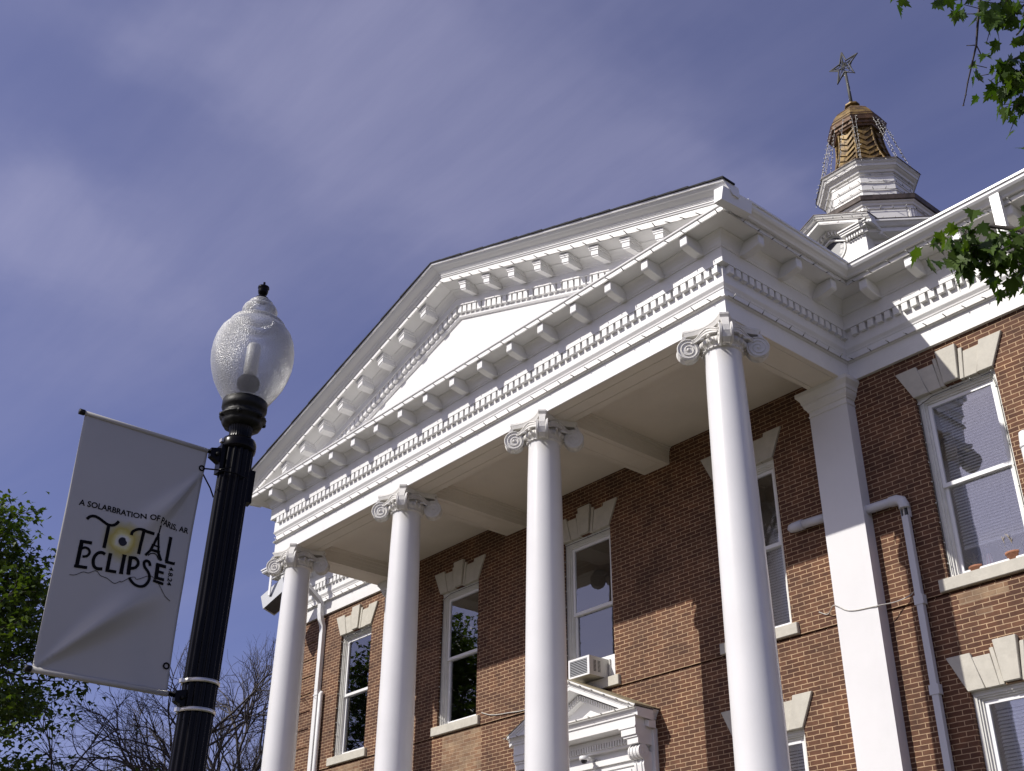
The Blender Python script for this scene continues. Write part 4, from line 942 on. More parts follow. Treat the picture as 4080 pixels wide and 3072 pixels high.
lights([(PW-.05, YW-.052, .312), (XL, YW-.052, .312)], .312, (-.35, -.75, .45), 'string of lights under the frieze of the left wing')
lights([(.525, -.526, 1.266), (PW-.52, -.526, 1.266)], .31, (-.25, -.8, .35), 'string of lights along the level cornice below the pediment panel', r=.006, sag=.010)
lights([(.528, -.50, 1.262), (.528, 2.30, 1.262)], .315, (.85, -.2, -.2), 'string of lights along the right side eave of the porch', r=.006, sag=.012)
lights([(.56, YW-.528, 1.262), (XR, YW-.528, 1.262)], .315, (-.25, -.8, .3), 'string of lights along the eave of the right wing', r=.006, sag=.012)
lights([(AX, -.51, zl(AX)-.006), (AX+6.35, -.51, zl(AX+6.35)-.006)], .305, (-.35, -.8, .35), 'string of lights on the right slope of the pediment', r=.006, sag=.008)
lights([(AX, -.51, zl(AX)-.006), (AX-6.35, -.51, zl(AX-6.35)-.006)], .305, (-.35, -.8, .35), 'string of lights on the left slope of the pediment', r=.006, sag=.008)
lights([(HX+HW, HF-.012, HZ-.03), (HX-HW, HF-.012, HZ-.03)], .30, (-.3, -.8, .5), 'string of lights along the front edge of the door hood', ln=.05)
lights([(HX+HW, HF-.012, hz(HX+HW)-.02), (HX, HF-.012, hz(HX)-.02)], .30, (-.3, -.8, .5), 'string of lights on the right slope of the door hood', ln=.05)
cxw = WIN[4]
lights([(cxw-OPW+.03, 2.93, -3.30), (cxw-OPW+.03, 2.93, -.72), (cxw+OPW-.03, 2.93, -.72), (cxw+OPW-.03, 2.93, -3.3)], .30, (.2, -.8, .2), 'string of lights round the wing window with plants', r=.006, ln=.04, jit=.8, wmat='wire_dark')
lights([(WIN[1]-OPW+.03, 2.93, -3.30), (WIN[1]-OPW+.03, 2.93, -.72), (WIN[1]+OPW-.03, 2.93, -.72)], .30, (.2, -.8, .2), 'string of lights round the window left of the door hood', r=.006, ln=.04, jit=.8, wmat='wire_dark')
lights([(WIN[2]-OPW+.03, 2.93, -2.9), (WIN[2]-OPW+.03, 2.93, -.72), (WIN[2]+OPW-.03, 2.93, -.72)], .30, (.2, -.8, .2), 'string of lights round the window with the air conditioner', r=.006, ln=.04, jit=.8, wmat='wire_dark')
lights([(WIN[0]-OPW+.03, 2.93, -3.30), (WIN[0]-OPW+.03, 2.93, -.72), (WIN[0]+OPW-.03, 2.93, -.72)], .30, (.2, -.8, .2), 'string of lights round the window of the left wing', r=.006, ln=.04, jit=.8, wmat='wire_dark')
def octpath(a, z): return [octr(a, z)[k] for k in (3, 4, 5, 6, 7, 0)]
for i, nm in enumerate(('lowest', 'second', 'third', 'highest')):
    lights(octpath(1.215, 12.66+.27*i), .36, (0, -.5, .7), nm+' string of lights round the boarded octagon stage of the cupola', ln=.10, bw=.013, r=.009, jit=.9)
lights(octpath(1.72, 11.45), .36, (0, -.5, .7), 'lower string of lights round the panelled octagon stage of the cupola', ln=.10, bw=.013, r=.009, jit=.9)
lights(octpath(1.72, 11.83), .36, (0, -.5, .7), 'upper string of lights round the panelled octagon stage of the cupola', ln=.10, bw=.013, r=.009, jit=.9)
lights(octpath(1.47, 13.86), .34, (0, -.4, -.7), 'string of lights on the edge of the roof below the copper bell', ln=.09, bw=.012, r=.008, jit=.9, sag=.05, wmat='wire_dark')
lights([tuple(p) for p in ((TX-1.6, TY-gF-.02, 11.32-.8-.14), (TX, TY-gF+.05, 11.32-.15), (TX+1.6, TY-gF-.02, 11.32-.8-.14))], .33, (0, -.5, .6), 'string of lights on the clock gable of the cupola', ln=.09, bw=.012, r=.008)
angs = [-168, -160, -152, -118, -104, -84, -66, -58, -24, -14, -6, 2]
for i, a in enumerate(angs):
    a = math.radians(a); f = 1.0/max(abs(math.cos((a % (PI/4))-PI/8)), .9)*.93
    p0 = (TX+.86*math.cos(a), TY+.86*math.sin(a), 16.12); p1 = (TX+1.47*math.cos(a+.06*(-1)**i), TY+1.47*math.sin(a+.06*(-1)**i), 13.93)
    lights([p0, p1], .17, (.2, -.6, .4), 'string of lights slung from the copper cornice to the cupola roof edge', ln=.075, bw=.014, r=.006, jit=1.2, first=.1, group='light strings draped round the copper bell')

# ------------------------------------------------------------------ air conditioner
ax0, ax1, ay0, ay1, az0, az1 = -6.03, -5.515, 2.525, 2.99, -3.375, -3.05
ac = thing('air_conditioner', (-5.77, 2.95, Z(az0)), 'boxy window air conditioner sticking out above the door hood', 'air conditioner')
aoff = (-5.77, 2.95, -ZA+Z(az0)-0); aoff = (-5.77, 2.95, az0)
mb = MB(); mb.box(ax0, ax1, ay0+.02, ay1, az0, az1, 'metal_casing'); mb.box(ax0, ax1, ay0, ay0+.019, az0, az0+.03, 'vinyl_white'); mb.box(ax0, ax1, ay0, ay0+.019, az1-.035, az1, 'vinyl_white'); mb.box(ax0, ax0+.035, ay0, ay0+.019, az0+.03, az1-.035, 'vinyl_white'); mb.box(ax1-.05, ax1, ay0, ay0+.019, az0+.03, az1-.035, 'vinyl_white')
mb.build('casing', ac, aoff)
mb = MB(); mb.box(ax0+.035, ax1-.05, ay0+.015, ay0+.0195, az0+.03, az1-.035, 'grille_dark')
for i in range(9): zz = az0+.045+.028*i; mb.hexa([(ax0+.035, ay0+.002, zz), (ax1-.05, ay0+.002, zz), (ax1-.05, ay0+.014, zz+.012), (ax0+.035, ay0+.014, zz+.012)], [(ax0+.035, ay0+.002, zz+.004), (ax1-.05, ay0+.002, zz+.004), (ax1-.05, ay0+.014, zz+.016), (ax0+.035, ay0+.014, zz+.016)], 'grey_metal')
mb.build('front_grille', ac, aoff)
mb = MB()
for c0 in (ay0+.09, ay0+.19):
    mb.box(ax1-.001, ax1+.002, c0, c0+.075, az0+.06, az1-.05, 'metal_casing')
    for i in range(9): zz = az0+.07+.022*i; mb.box(ax1+.002, ax1+.0035, c0+.006, c0+.069, zz, zz+.012, 'dark_plastic')
mb.build('side_louvre', ac, aoff)
mb = MB(); mb.box(ax1+.001, -5.37, 2.992, 3.01, az0-.0, -3.05, 'vinyl_white'); mb.box(ax0-.25, ax0-.001, 2.992, 3.01, az0, -3.05, 'vinyl_white'); mb.box(ax1+.03, ax1+.05, 2.96, 2.992, az0, -3.05, 'metal_casing'); mb.build('side_panel', ac, aoff)

# ------------------------------------------------------------------ security camera under the hood
sc_ = thing('security_camera', (-5.775, 2.60, Z(-4.73)), 'white dome security camera fixed below the door hood', 'security camera')
mb = MB(); mb.lathe([(0, .055), (.07, .055), (.078, .045), (.078, .0), (.072, -.006), (0, -.006)], 'vinyl_white', 28); mb.tube([(0, .05, .03), (0, .255, .03)], .03, 'vinyl_white', 10); mb.build('housing', sc_)
mb = MB(); mb.lathe([(.052, -.006), (.05, -.03), (.035, -.055), (0, -.065)], 'dark_plastic', 24); mb.build('dome', sc_)

# ------------------------------------------------------------------ floodlight box hung from the left wing eave
fl = thing('floodlight', (-15.56, 2.02, Z(.44)), 'grey wedge shaped floodlight box on a bracket under the left wing eave', 'floodlight')
fl.rotation_euler = (math.radians(-18), math.radians(-30), math.radians(20))
mb = MB(); mb.hexa([(-.34, -.20, -.24), (.36, -.22, -.24), (.36, .18, -.20), (-.34, .18, -.20)], [(-.36, -.20, .24), (.38, -.22, .24), (.34, .20, .20), (-.34, .20, .20)], 'grey_metal'); bo = mb.build('box', fl)
mb = MB(); mb.hexa([(-.30, -.2, -.245), (.32, -.21, -.245), (.32, .15, -.215), (-.30, .15, -.215)], [(-.30, -.2, -.238), (.32, -.21, -.238), (.32, .15, -.205), (-.30, .15, -.205)], 'grille_dark'); mb.build('lens', fl)
mb = MB(); mb.box(-.045, .045, -.27, -.245, .0, .66, 'vinyl_white'); mb.box(-.012, .012, -.245, -.18, .0, .05, 'dark_plastic'); mb.box(-.045, .045, -.27, .15, .66, .70, 'vinyl_white'); kb = mb.build('bracket', fl); kb.rotation_euler = fl.rotation_euler.to_matrix().inverted().to_euler()

# ------------------------------------------------------------------ loose cables
def cable(pts, r, mat, label):
    P = [Vector((p[0], p[1], Z(p[2]))) for p in pts]; mb = MB()
    # smooth the polyline
    q = []
    for i in range(len(P)-1):
        p0, p1, p2, p3 = P[max(i-1, 0)], P[i], P[i+1], P[min(i+2, len(P)-1)]
        for k in range(6):
            t = k/6; q.append(.5*((2*p1)+(p2-p0)*t+(2*p0-5*p1+4*p2-p3)*t*t+(3*p1-p0-3*p2+p3)*t**3))
    q.append(P[-1]); mb.tube(q, r, mat, 5); o = mb.build('cable', None, q[0]); o.location = q[0]; tag(o, label, 'cable')
cable([(-1.1, 2.885, -3.33), (-.95, 2.88, -3.40), (-.70, 2.685, -3.375), (-.52, 2.68, -3.49), (-.377, 2.68, -3.532), (-.15, 2.68, -3.55), (0.0, 2.682, -3.557), (.20, 2.80, -3.53), (.40, 2.85, -3.48), (.50, 2.84, -3.42)], .0075, 'wire_pale', 'thin pale cable sagging across the right white pilaster')
cable([(-8.83, 2.885, -3.36), (-8.60, 2.885, -3.44), (-8.345, 2.88, -3.485), (-8.0, 2.88, -3.51), (-7.685, 2.885, -3.535), (-7.2, 2.885, -3.53)], .009, 'wire_pale', 'pale cable on the brick beside the window left of the door hood')

# ------------------------------------------------------------------ on the inner sill of the wing window
fg = thing('small_flag', (1.455, 3.14, Z(-3.275)), 'small furled striped flag standing inside the wing window', 'flag')
mb = MB()
for i in range(14):
    a0, a1 = 2*PI*i/14, 2*PI*(i+1)/14; mname = 'red_cloth' if i % 2 else 'white_cloth'
    mb.add([(.062*math.cos(a0), .03*math.sin(a0), 0), (.062*math.cos(a1), .03*math.sin(a1), 0), (.030*math.cos(a1), .02*math.sin(a1), .155), (.030*math.cos(a0), .02*math.sin(a0), .155)], [(0, 1, 2, 3)], mname)
mb.lathe([(.031, .155), (.028, .17), (.010, .245), (0, .25)], 'blue_cloth', 12); mb.build('cloth', fg)
mb = MB(); mb.tube([(0, 0, 0), (0, 0, .275)], .004, 'dry_stem', 6); mb.lathe([(0, .27), (.008, .28), (0, .292)], 'white_cloth', 8); mb.build('stick', fg)
def potted(loc, label, seed, tall):
    r = random.Random(seed); t = thing('potted_plant', loc, label, 'potted plant')
    mb = MB(); mb.lathe([(0, 0), (.085, 0), (.11, .10), (.118, .10), (.118, .13), (.10, .13), (.09, .11), (0, .11)], 'clay', 20); mb.build('pot', t)
    mb = MB()
    for i in range(9):
        a = r.uniform(0, 2*PI); p = Vector((0, 0, .10)); pts = [p.copy()]; d = Vector((math.cos(a)*.8, math.sin(a)*.3, .7))
        for k in range(5): p = p+d.normalized()*tall*r.uniform(.7, 1.2); pts.append(p.copy()); d += Vector((r.uniform(-.3, .3), r.uniform(-.1, .1), r.uniform(-.1, .35)))
        mb.tube(pts, [.008, .007, .006, .005, .004, .003], 'dry_stem', 5)
        for k in range(3):
            q = pts[2+k]; mb.tube([q, q+Vector((r.uniform(-.06, .06), r.uniform(-.03, .03), r.uniform(.0, .06)))], [.004, .003], 'dry_stem', 4)
    mb.build('stems', t)
potted((1.27, 3.15, Z(-3.375)), 'potted plant with bent stems left of the small flag in the wing window', 4, .05)
potted((1.80, 3.15, Z(-3.33)), 'potted plant with spreading pale stems right of the small flag in the wing window', 9, .062)
mb = MB(); 
for cxx in (WIN[4],): mb.box(cxx-.5, cxx+.5, 3.11, 3.30, -3.42, -3.385, 'vinyl_white')
o = B(mb, 'inner_sill')

# ------------------------------------------------------------------ street lamp and banner
LX0, LY0 = 3.919, -8.843
lamp = thing('street_lamp', (LX0, LY0, 0), 'black fluted street lamp with a frosted acorn globe in front of the courthouse', 'street lamp')
h_ = Vector((LX0-8.491, LY0+11.023, 0)).normalized(); perp = Vector((h_.y, -h_.x, 0))
LEAN = math.radians(1.25)
lamp.rotation_euler = Matrix.Rotation(LEAN, 3, h_).to_euler()
# keep the lean pivoting about the banner height
pv = 3.4; lamp.location = Vector((LX0, LY0, 0))-perp*math.tan(LEAN)*pv+perp*(-.008)
def flute(n, dep):
    return lambda a, z: 1-dep*(0.5+0.5*math.cos(n*a))**1.5
mb = MB()
mb.lathe([(.074, .9), (.074, 2.0), (.074, 3.95), (.073, 3.985)], 'black_enamel', 144, mod=flute(15, .12))
mb.lathe([(.30, 0), (.30, .06), (.24, .10), (.22, .35), (.17, .45), (.15, .7), (.10, .82), (.085, .90), (.07, .905)], 'black_enamel', 40)
sh = mb.build('shaft', lamp)
mb = MB()
mb.lathe([(.068, 3.985), (.080, 3.99), (.082, 4.002), (.082, 4.03), (.076, 4.045), (.062, 4.05)], 'black_enamel', 40)
mb.lathe([(.056, 4.05), (.052, 4.065), (.053, 4.09), (.060, 4.115)], 'black_enamel', 96, mod=flute(28, .06))
mb.lathe([(.060, 4.112), (.086, 4.118), (.095, 4.135), (.094, 4.152), (.108, 4.158), (.110, 4.166), (.096, 4.176), (.092, 4.192), (.099, 4.20), (.103, 4.208), (.106, 4.212), (.106, 4.250), (.099, 4.252)], 'black_rough', 48, mod=lambda a, z: 1+(.012*math.cos(24*a) if 4.16 < z < 4.205 else .02*math.cos(12*a) if z < 4.15 else 0))
for j in range(6): a = 2*PI*j/6+.4; mb.lathe([(0, -.012), (.012, -.006), (.012, .006), (0, .012)], 'black_rough', 6, (.104*math.cos(a), .104*math.sin(a), 4.160))
mb.build('collar', lamp)
mb = MB()
gp = [(.098, 4.238), (.115, 4.27), (.142, 4.315), (.168, 4.365), (.186, 4.42), (.195, 4.465), (.198, 4.505), (.1955, 4.55), (.187, 4.595), (.171, 4.636), (.152, 4.662), (.138, 4.672), (.135, 4.676), (.136, 4.690), (.128, 4.700), (.104, 4.708), (.078, 4.713), (.074, 4.722), (.080, 4.736), (.0865, 4.752), (.0865, 4.774), (.079, 4.792), (.064, 4.799), (.060, 4.804), (.059, 4.82), (.045, 4.834), (.030, 4.842)]
mb.lathe(gp, 'frosted_globe', 64); mb.build('globe', lamp)
mb = MB(); mb.lathe([(.034, 4.838), (.034, 4.848), (.016, 4.853), (.010, 4.862), (.013, 4.868), (.022, 4.876), (.026, 4.892), (.024, 4.905), (.029, 4.910), (.028, 4.918), (.012, 4.923), (.006, 4.930), (.006, 4.947), (0, 4.950)], 'black_enamel', 28); mb.build('finial', lamp)
mb = MB(); mb.lathe([(.06, 4.24), (.06, 4.275), (.055, 4.285), (0, 4.285)], 'grey_metal', 28); mb.lathe([(.032, 4.285), (.036, 4.33), (.052, 4.335), (.055, 4.365), (.046, 4.385), (.02, 4.39), (0, 4.39)], 'black_rough', 24); mb.build('socket', lamp)
mb = MB(); mb.lathe([(.022, 4.39), (.030, 4.40), (.034, 4.43), (.034, 4.56), (.028, 4.575), (0, 4.58)], 'metal_casing', 20); mb.build('bulb', lamp)
mb = MB(); mb.box(.060, .092, -.026, .026, 3.745, 3.905, 'black_enamel')
bx = mb.build('junction_box', lamp); bx.rotation_euler = (0, 0, math.atan2(perp.y, perp.x)+.25)
# --- banner
bn = thing('banner', (LX0, LY0, 0), 'white vinyl street banner advertising a total eclipse, hung on the lamp post', 'banner')
bn.rotation_euler = (0, 0, math.radians(-1))
bt, bb, b0, b1 = 3.955, 2.835, -.715, -.138
def bulge(y, z):      # real ripples in the hanging vinyl
    u = (y-b0)/(b1-b0); v = (z-bb)/(bt-bb)
    x = .016*math.sin(u*PI)*math.sin(v*PI)
    # folds pulled from the lower outer corner and from the upper eyelet
    du, dv = u, v; ang = math.atan2(dv*1.12, du*.57+1e-6); rr = math.hypot(dv*1.12, du*.57)
    x += .060*math.exp(-((ang-.80)/.13)**2)*math.exp(-((rr-.30)/.28)**2)
    eu, ev = (1-u)*.57, (3.858-z); ang2 = math.atan2(ev, eu+1e-6); r2_ = math.hypot(eu, ev)
    if ev > 0: x += .052*math.exp(-((ang2-.98)/.13)**2)*math.exp(-((r2_-.28)/.22)**2)
    x -= .018*math.exp(-((u-.80)/.14)**2)*math.exp(-((v-.12)/.2)**2)
    x += .010*math.exp(-((u-.25)/.2)**2-((v-.55)/.2)**2)
    return x*(1-.6*abs(2*v-1)**6)
mb = MB(); nu, nv = 40, 76
def edge(v): return b1-.022*(1-v)-.012*math.sin(v*PI)
G = [[(bulge(b0+(edge(j/nv)-b0)*i/nu, bb+(bt-bb)*j/nv), b0+(edge(j/nv)-b0)*i/nu, bb+(bt-bb)*j/nv) for i in range(nu+1)] for j in range(nv+1)]
vs = [p for r in G for p in r]; fs = [(j*(nu+1)+i, j*(nu+1)+i+1, (j+1)*(nu+1)+i+1, (j+1)*(nu+1)+i) for j in range(nv) for i in range(nu)]
mb.add(vs, fs, 'banner_vinyl', True)
fab = mb.build('fabric', bn); sol = fab.modifiers.new('thickness', 'SOLIDIFY'); sol.thickness = .0012; sol.offset = -1
mb = MB()   # hems and pockets
mb.tube([(0, b0-.002, bt-.004), (0, b1-.004, bt-.004)], .0105, 'banner_vinyl', 12); mb.build('hem', bn)
mb = MB(); mb.tube([(0, b0-.002, bb+.004), (0, edge(0)+.0, bb+.004)], .0125, 'banner_vinyl', 12); mb.build('hem', bn)
for z in (bt-.004, bb+.004):
    mb = MB(); mb.tube([(0, b0-.022, z), (0, -.07, z)], .0095, 'black_enamel', 10); mb.tube([(0, b0-.026, z), (0, b0-.004, z)], .0135, 'black_rough', 10)
    mb.hexa([(-.014, -.13, z-.026), (.014, -.13, z-.026), (.020, -.068, z-.055), (-.020, -.068, z-.055)], [(-.014, -.13, z+.016), (.014, -.13, z+.016), (.020, -.068, z+.03), (-.020, -.068, z+.03)], 'black_enamel')
    mb.box(-.025, .025, -.085, -.064, z-.095, z+.045, 'black_enamel'); mb.tube([(.02, -.10, z-.01), (.028, -.10, z-.01)], .009, 'black_rough', 8)
    mb.build('bracket', bn)
for z in (4.022, 2.905, 2.785):
    mb = MB(); mb.lathe([(.0775, -.0085), (.0795, -.007), (.0795, .007), (.0775, .0085)], 'steel_band', 48, (0, 0, z)); mb.box(-.012, .012, -.092, -.075, z-.008, z+.008, 'steel_band')
    o = mb.build('band', bn)
    o.location = perp*(math.tan(LEAN)*(z-pv)-.008)
for y, z in ((-.157, 3.858), (-.180, 2.951)):
    mb = MB()
    x = bulge(y, z)+.002; n = 16
    mb.tube([(x, y+.0115*math.cos(2*PI*j/n), z+.0115*math.sin(2*PI*j/n)) for j in range(n+1)], .0038, 'black_enamel', 6)
    mb.build('grommet', bn)
mb = MB(); mb.tube([(.004, -.150, 3.858), (.05, -.10, 3.850), (.084, -.03, 3.842), (.082, .03, 3.835)], .0038, 'black_enamel', 5); mb.tube([(.048, -.10, 3.850), (.075, -.05, 3.87)], .003, 'black_enamel', 5); mb.tube([(-.005, -.145, 3.835), (-.03, -.09, 3.79), (-.05, -.06, 3.76)], .0038, 'black_enamel', 5); mb.build('tie', bn)
# --- printed lettering, laid on the vinyl
def stroke(mb, pts, w, mat, lift):
    P = [Vector(p) for p in pts]
    if len(P) > 2:
        q = []
        for i in range(len(P)-1):
            p0, p1, p2, p3 = P[max(i-1, 0)], P[i], P[i+1], P[min(i+2, len(P)-1)]
            for k in range(5):
                t = k/5; q.append(.5*((2*p1)+(p2-p0)*t+(2*p0-5*p1+4*p2-p3)*t*t+(3*p1-p0-3*p2+p3)*t**3))
        q.append(P[-1]); P = q
    else: P = [P[0]+(P[1]-P[0])*k/6 for k in range(7)]
    vs = []
    for i, p in enumerate(P):
        t = (P[min(i+1, len(P)-1)]-P[max(i-1, 0)]).normalized(); n_ = Vector((-t.y, t.x))*w/2
        for a in (p+n_, p-n_): vs.append((bulge(a.x, a.y)+lift, a.x, a.y))
    mb.add(vs, [(2*i, 2*i+1, 2*i+3, 2*i+2) for i in range(len(P)-1)], mat)
STROKES=[([(-6251,34784),(-6148,34920),(-5998,34981),(-5796,34941),(-5547,34822),(-5371,34750),(-5177,34768),(-5032,34875),(-4942,35018)],124),([(-5334,34726),(-5360,33714)],143),([(-4364,34506),(-4332,34668),(-4155,34806),(-3958,34834),(-3749,34803),(-3547,34814),(-3363,34835)],123),([(-3884,34802),(-3868,33820)],148),([(-3149,35308),(-3137,35171)],34),([(-3151,35255),(-3146,35186)],94),([(-3147,35169),(-3145,34822)],74),([(-3148,34925),(-3151,34648)],140),([(-3187,34743),(-3284,34357)],120),([(-3300,34353),(-3369,34114)],126),([(-3365,34132),(-3562,33855)],112),([(-3116,34795),(-3035,34403)],100),([(-3035,34403),(-2998,34138)],100),([(-3011,34152),(-2826,33799)],133),([(-3367,34387),(-2969,34378)],73),([(-3411,34164),(-2926,34156)],125),([(-3440,33875),(-3340,33985),(-3180,34039),(-3052,33989),(-2938,33813)],46),([(-2535,34946),(-2579,33816)],149),([(-2630,33813),(-2200,33823)],127),([(-2203,33907),(-2209,33769)],47),([(-2621,34941),(-2465,34947)],54),([(-6279,33844),(-6277,32687)],160),([(-6333,33797),(-5869,33810)],135),([(-6135,33175),(-5971,33225),(-5889,33377),(-5955,33524),(-6115,33563),(-6268,33459)],104),([(-6378,32727),(-5860,32755)],128),([(-5264,33457),(-5402,33505),(-5551,33448),(-5657,33293),(-5683,33091),(-5620,32894),(-5480,32804),(-5253,32836)],132),([(-5056,33558),(-5045,32787)],152),([(-5120,32812),(-4661,32846)],125),([(-4463,33622),(-4454,32830)],160),([(-4559,33605),(-4372,33611)],58),([(-4542,32832),(-4367,32840)],57),([(-4186,33640),(-4146,32846)],168),([(-4192,33579),(-3982,33610),(-3840,33524),(-3809,33382),(-3906,33215),(-4104,33134)],129),([(-3277,33443),(-3336,33597),(-3467,33632),(-3560,33526),(-3501,33339),(-3346,33175),(-3254,32964),(-3290,32723),(-3442,32496),(-3642,32411),(-3841,32457),(-3996,32592),(-4094,32740)],125),([(-2944,33642),(-2961,32926)],172),([(-3003,33587),(-2565,33581)],146),([(-2969,33282),(-2640,33283)],119),([(-3044,32979),(-2581,32987)],131),([(-3079,32822),(-2585,32802)],118),([(-6488,32332),(-6262,32369),(-5984,32548),(-5765,32551),(-5493,32703),(-5256,32542),(-4993,32506),(-4661,32356),(-4442,32489),(-4375,32478),(-4059,32725),(-3873,32792),(-3761,32719),(-3337,32961),(-3235,32952),(-3140,32990),(-2833,32762),(-2428,32356),(-2113,32194)],24)]
mb = MB()
for i, (pts, w) in enumerate(STROKES): stroke(mb, [(a*1e-4, b*1e-4) for a, b in pts], w*1e-4, 'letter_ink', .0014+.00003*i)
def textpoly(body, y0, z0, h, width, rot=0.0):
    cu = bpy.data.curves.new('t', 'FONT'); cu.body = body; cu.size = 1.0; cu.offset = .022; cu.resolution_u = 3
    ob = bpy.data.objects.new('t', cu); COL.objects.link(ob); dg = bpy.context.evaluated_depsgraph_get(); me = ob.evaluated_get(dg).to_mesh()
    xs_ = [v.co.x for v in me.vertices]; ys_ = [v.co.y for v in me.vertices]; x0, x1, y0_, y1_ = min(xs_), max(xs_), min(ys_), max(ys_)
    sx = width/(x1-x0); sy = h/(y1_-max(y0_, 0) if True else 1); c_, s_ = math.cos(rot), math.sin(rot); vs = []
    for v in me.vertices:
        a, b = (v.co.x-x0)*sx, v.co.y*sy; yy, zz = y0+a*c_-b*s_, z0+a*s_+b*c_; vs.append((bulge(yy, zz)+.0016, yy, zz))
    mb.add(vs, [tuple(p.vertices) for p in me.polygons], 'letter_ink'); bpy.data.objects.remove(ob); bpy.data.curves.remove(cu)
textpoly('A SOLARBRATION OF PARIS, AR', -.668, 3.534, .0255, .492)
textpoly('4.8.24', -.241, 3.364, .0205, .083, -PI/2)
mb.build('lettering', bn)
mb = MB(); n = 30; mb.add([(bulge(-.4655, 3.4155)+.0016, -.4655+.0186*math.cos(2*PI*j/n), 3.4155+.0186*math.sin(2*PI*j/n)) for j in range(n)], [tuple(range(n))], 'moon_ink'); mb.build('moon_disc', bn)
# ------------------------------------------------------------------ trees
def leaf_outline():      # maple leaf, unit length along +y, in the xy plane
    half = [(0, 0), (.10, .06), (.34, -.02), (.27, .14), (.52, .36), (.36, .40), (.38, .52), (.20, .46), (.24, .70), (.13, .66), (0, 1.0)]
    return half+[(-x, y) for x, y in half[-2:0:-1]]
LEAF = leaf_outline()
LEAF_S = [(0, 0), (.30, .02), (.46, .40), (.18, .50), (0, 1.0), (-.18, .50), (-.46, .40), (-.30, .02)]
def add_leaf(mb, p, tip, nrm, size, mat, rng, detail=True):
    y = Vector(tip).normalized(); n_ = Vector(nrm); n_ = (n_-y*n_.dot(y)); n_ = n_.normalized() if n_.length > 1e-4 else y.orthogonal().normalized(); x = y.cross(n_)
    L_ = LEAF if detail else LEAF_S; curl = rng.uniform(.05, .35); fold = rng.uniform(.0, .35); sx = rng.uniform(.8, 1.1)
    vs = [Vector(p)+(x*a*sx+y*b+n_*(fold*abs(a)-curl*b*b*.5))*size for a, b in L_]
    if detail:
        mid = [i for i in range(len(L_))]; c0 = len(vs); vs.append(Vector(p)+(y*.42-n_*curl*.09)*size)
        n0 = len(L_); mb.add(vs, [(c0, i, (i+1) % n0) for i in range(n0)], mat)
    else: mb.add(vs, [(0, 1, 2, 3, 4), (0, 4, 5, 6, 7)], mat)
def grow(rng, p, d, length, rad, depth, out, tips, spread=.6, kids=(2, 3), droop=0.0, shrink=(.62, .82), wig=.18):
    n = 5; pts = [p.copy()]; dd = d.normalized()
    for i in range(n):
        dd = (dd+Vector((rng.uniform(-wig, wig), rng.uniform(-wig, wig), rng.uniform(-wig, wig)-droop))).normalized(); p = p+dd*length/n; pts.append(p.copy())
    out.append((pts, [rad*(1-.45*i/n) for i in range(n+1)], depth))
    if depth == 0: tips.append((p, dd)); return
    for k in range(rng.randint(*kids)):
        ax_ = dd.orthogonal().normalized(); ax_.rotate(Matrix.Rotation(rng.uniform(0, 2*PI), 3, dd)); nd_ = dd.copy(); nd_.rotate(Matrix.Rotation(rng.uniform(.25, 1.0)*spread, 3, ax_))
        s = pts[-1] if k == 0 else pts[rng.randint(2, n)]
        grow(rng, s, nd_, length*rng.uniform(*shrink), rad*rng.uniform(.5, .68), depth-1, out, tips, spread, kids, droop, shrink, wig)
def twigs_mesh(out, mat, mind=0, maxd=99, seg=5):
    mb = MB()
    for pts, rad, dep in out:
        if mind <= dep <= maxd: mb.tube(pts, rad, mat, seg if dep > 1 else 3, True, False)
    return mb
# --- leafy maple at the left, beyond the banner
rng = random.Random(21)
base = Vector((-20.5, -4.7, 0))
t = thing('maple_tree', base, 'leafy green maple behind the banner at the left', 'tree')
out, tips = [], []
trunk = [Vector((0, 0, 0)), Vector((.05, 0, 1.2)), Vector((.1, .05, 2.4)), Vector((.1, .1, 3.6)), Vector((.15, .1, 5.2)), Vector((.1, .15, 9.8))]
mb = MB(); mb.tube(trunk, [.30, .24, .21, .18, .14, .09], 'bark_dark', 10); mb.build('trunk', t)
for i in range(46):
    zc = 4.2+9.3*(i/46)**.9; a = i*2.4; rr = (1.0-.45*abs((zc-7.3)/7.4))
    s = Vector((.1, .1, min(zc*.85, 9.6))); d = Vector((math.cos(a), math.sin(a), .55+.07*zc)); grow(rng, s, d, 2.05*rr, .06, 3, out, tips, .85, (2, 3), .02, (.62, .85), .16)
twigs_mesh(out, 'bark_dark').build('branches', t)
mb = MB(); cnt = 0
for p, d in tips:
    for k in range(38):
        q = p+Vector((max(-.5, min(.5, rng.gauss(0, .27))), max(-.5, min(.5, rng.gauss(0, .27))), max(-.3, min(.3, rng.gauss(0, .17)))))-d*rng.uniform(0, .5); a = rng.uniform(0, 2*PI)
        tip = Vector((math.cos(a), math.sin(a), rng.uniform(-1.3, .1))); add_leaf(mb, q, tip, Vector((rng.uniform(-.6, .6), rng.uniform(-.6, .6), 1)), rng.uniform(.12, .18), 'far_leaf', rng, False)
mb.build('crown', t)
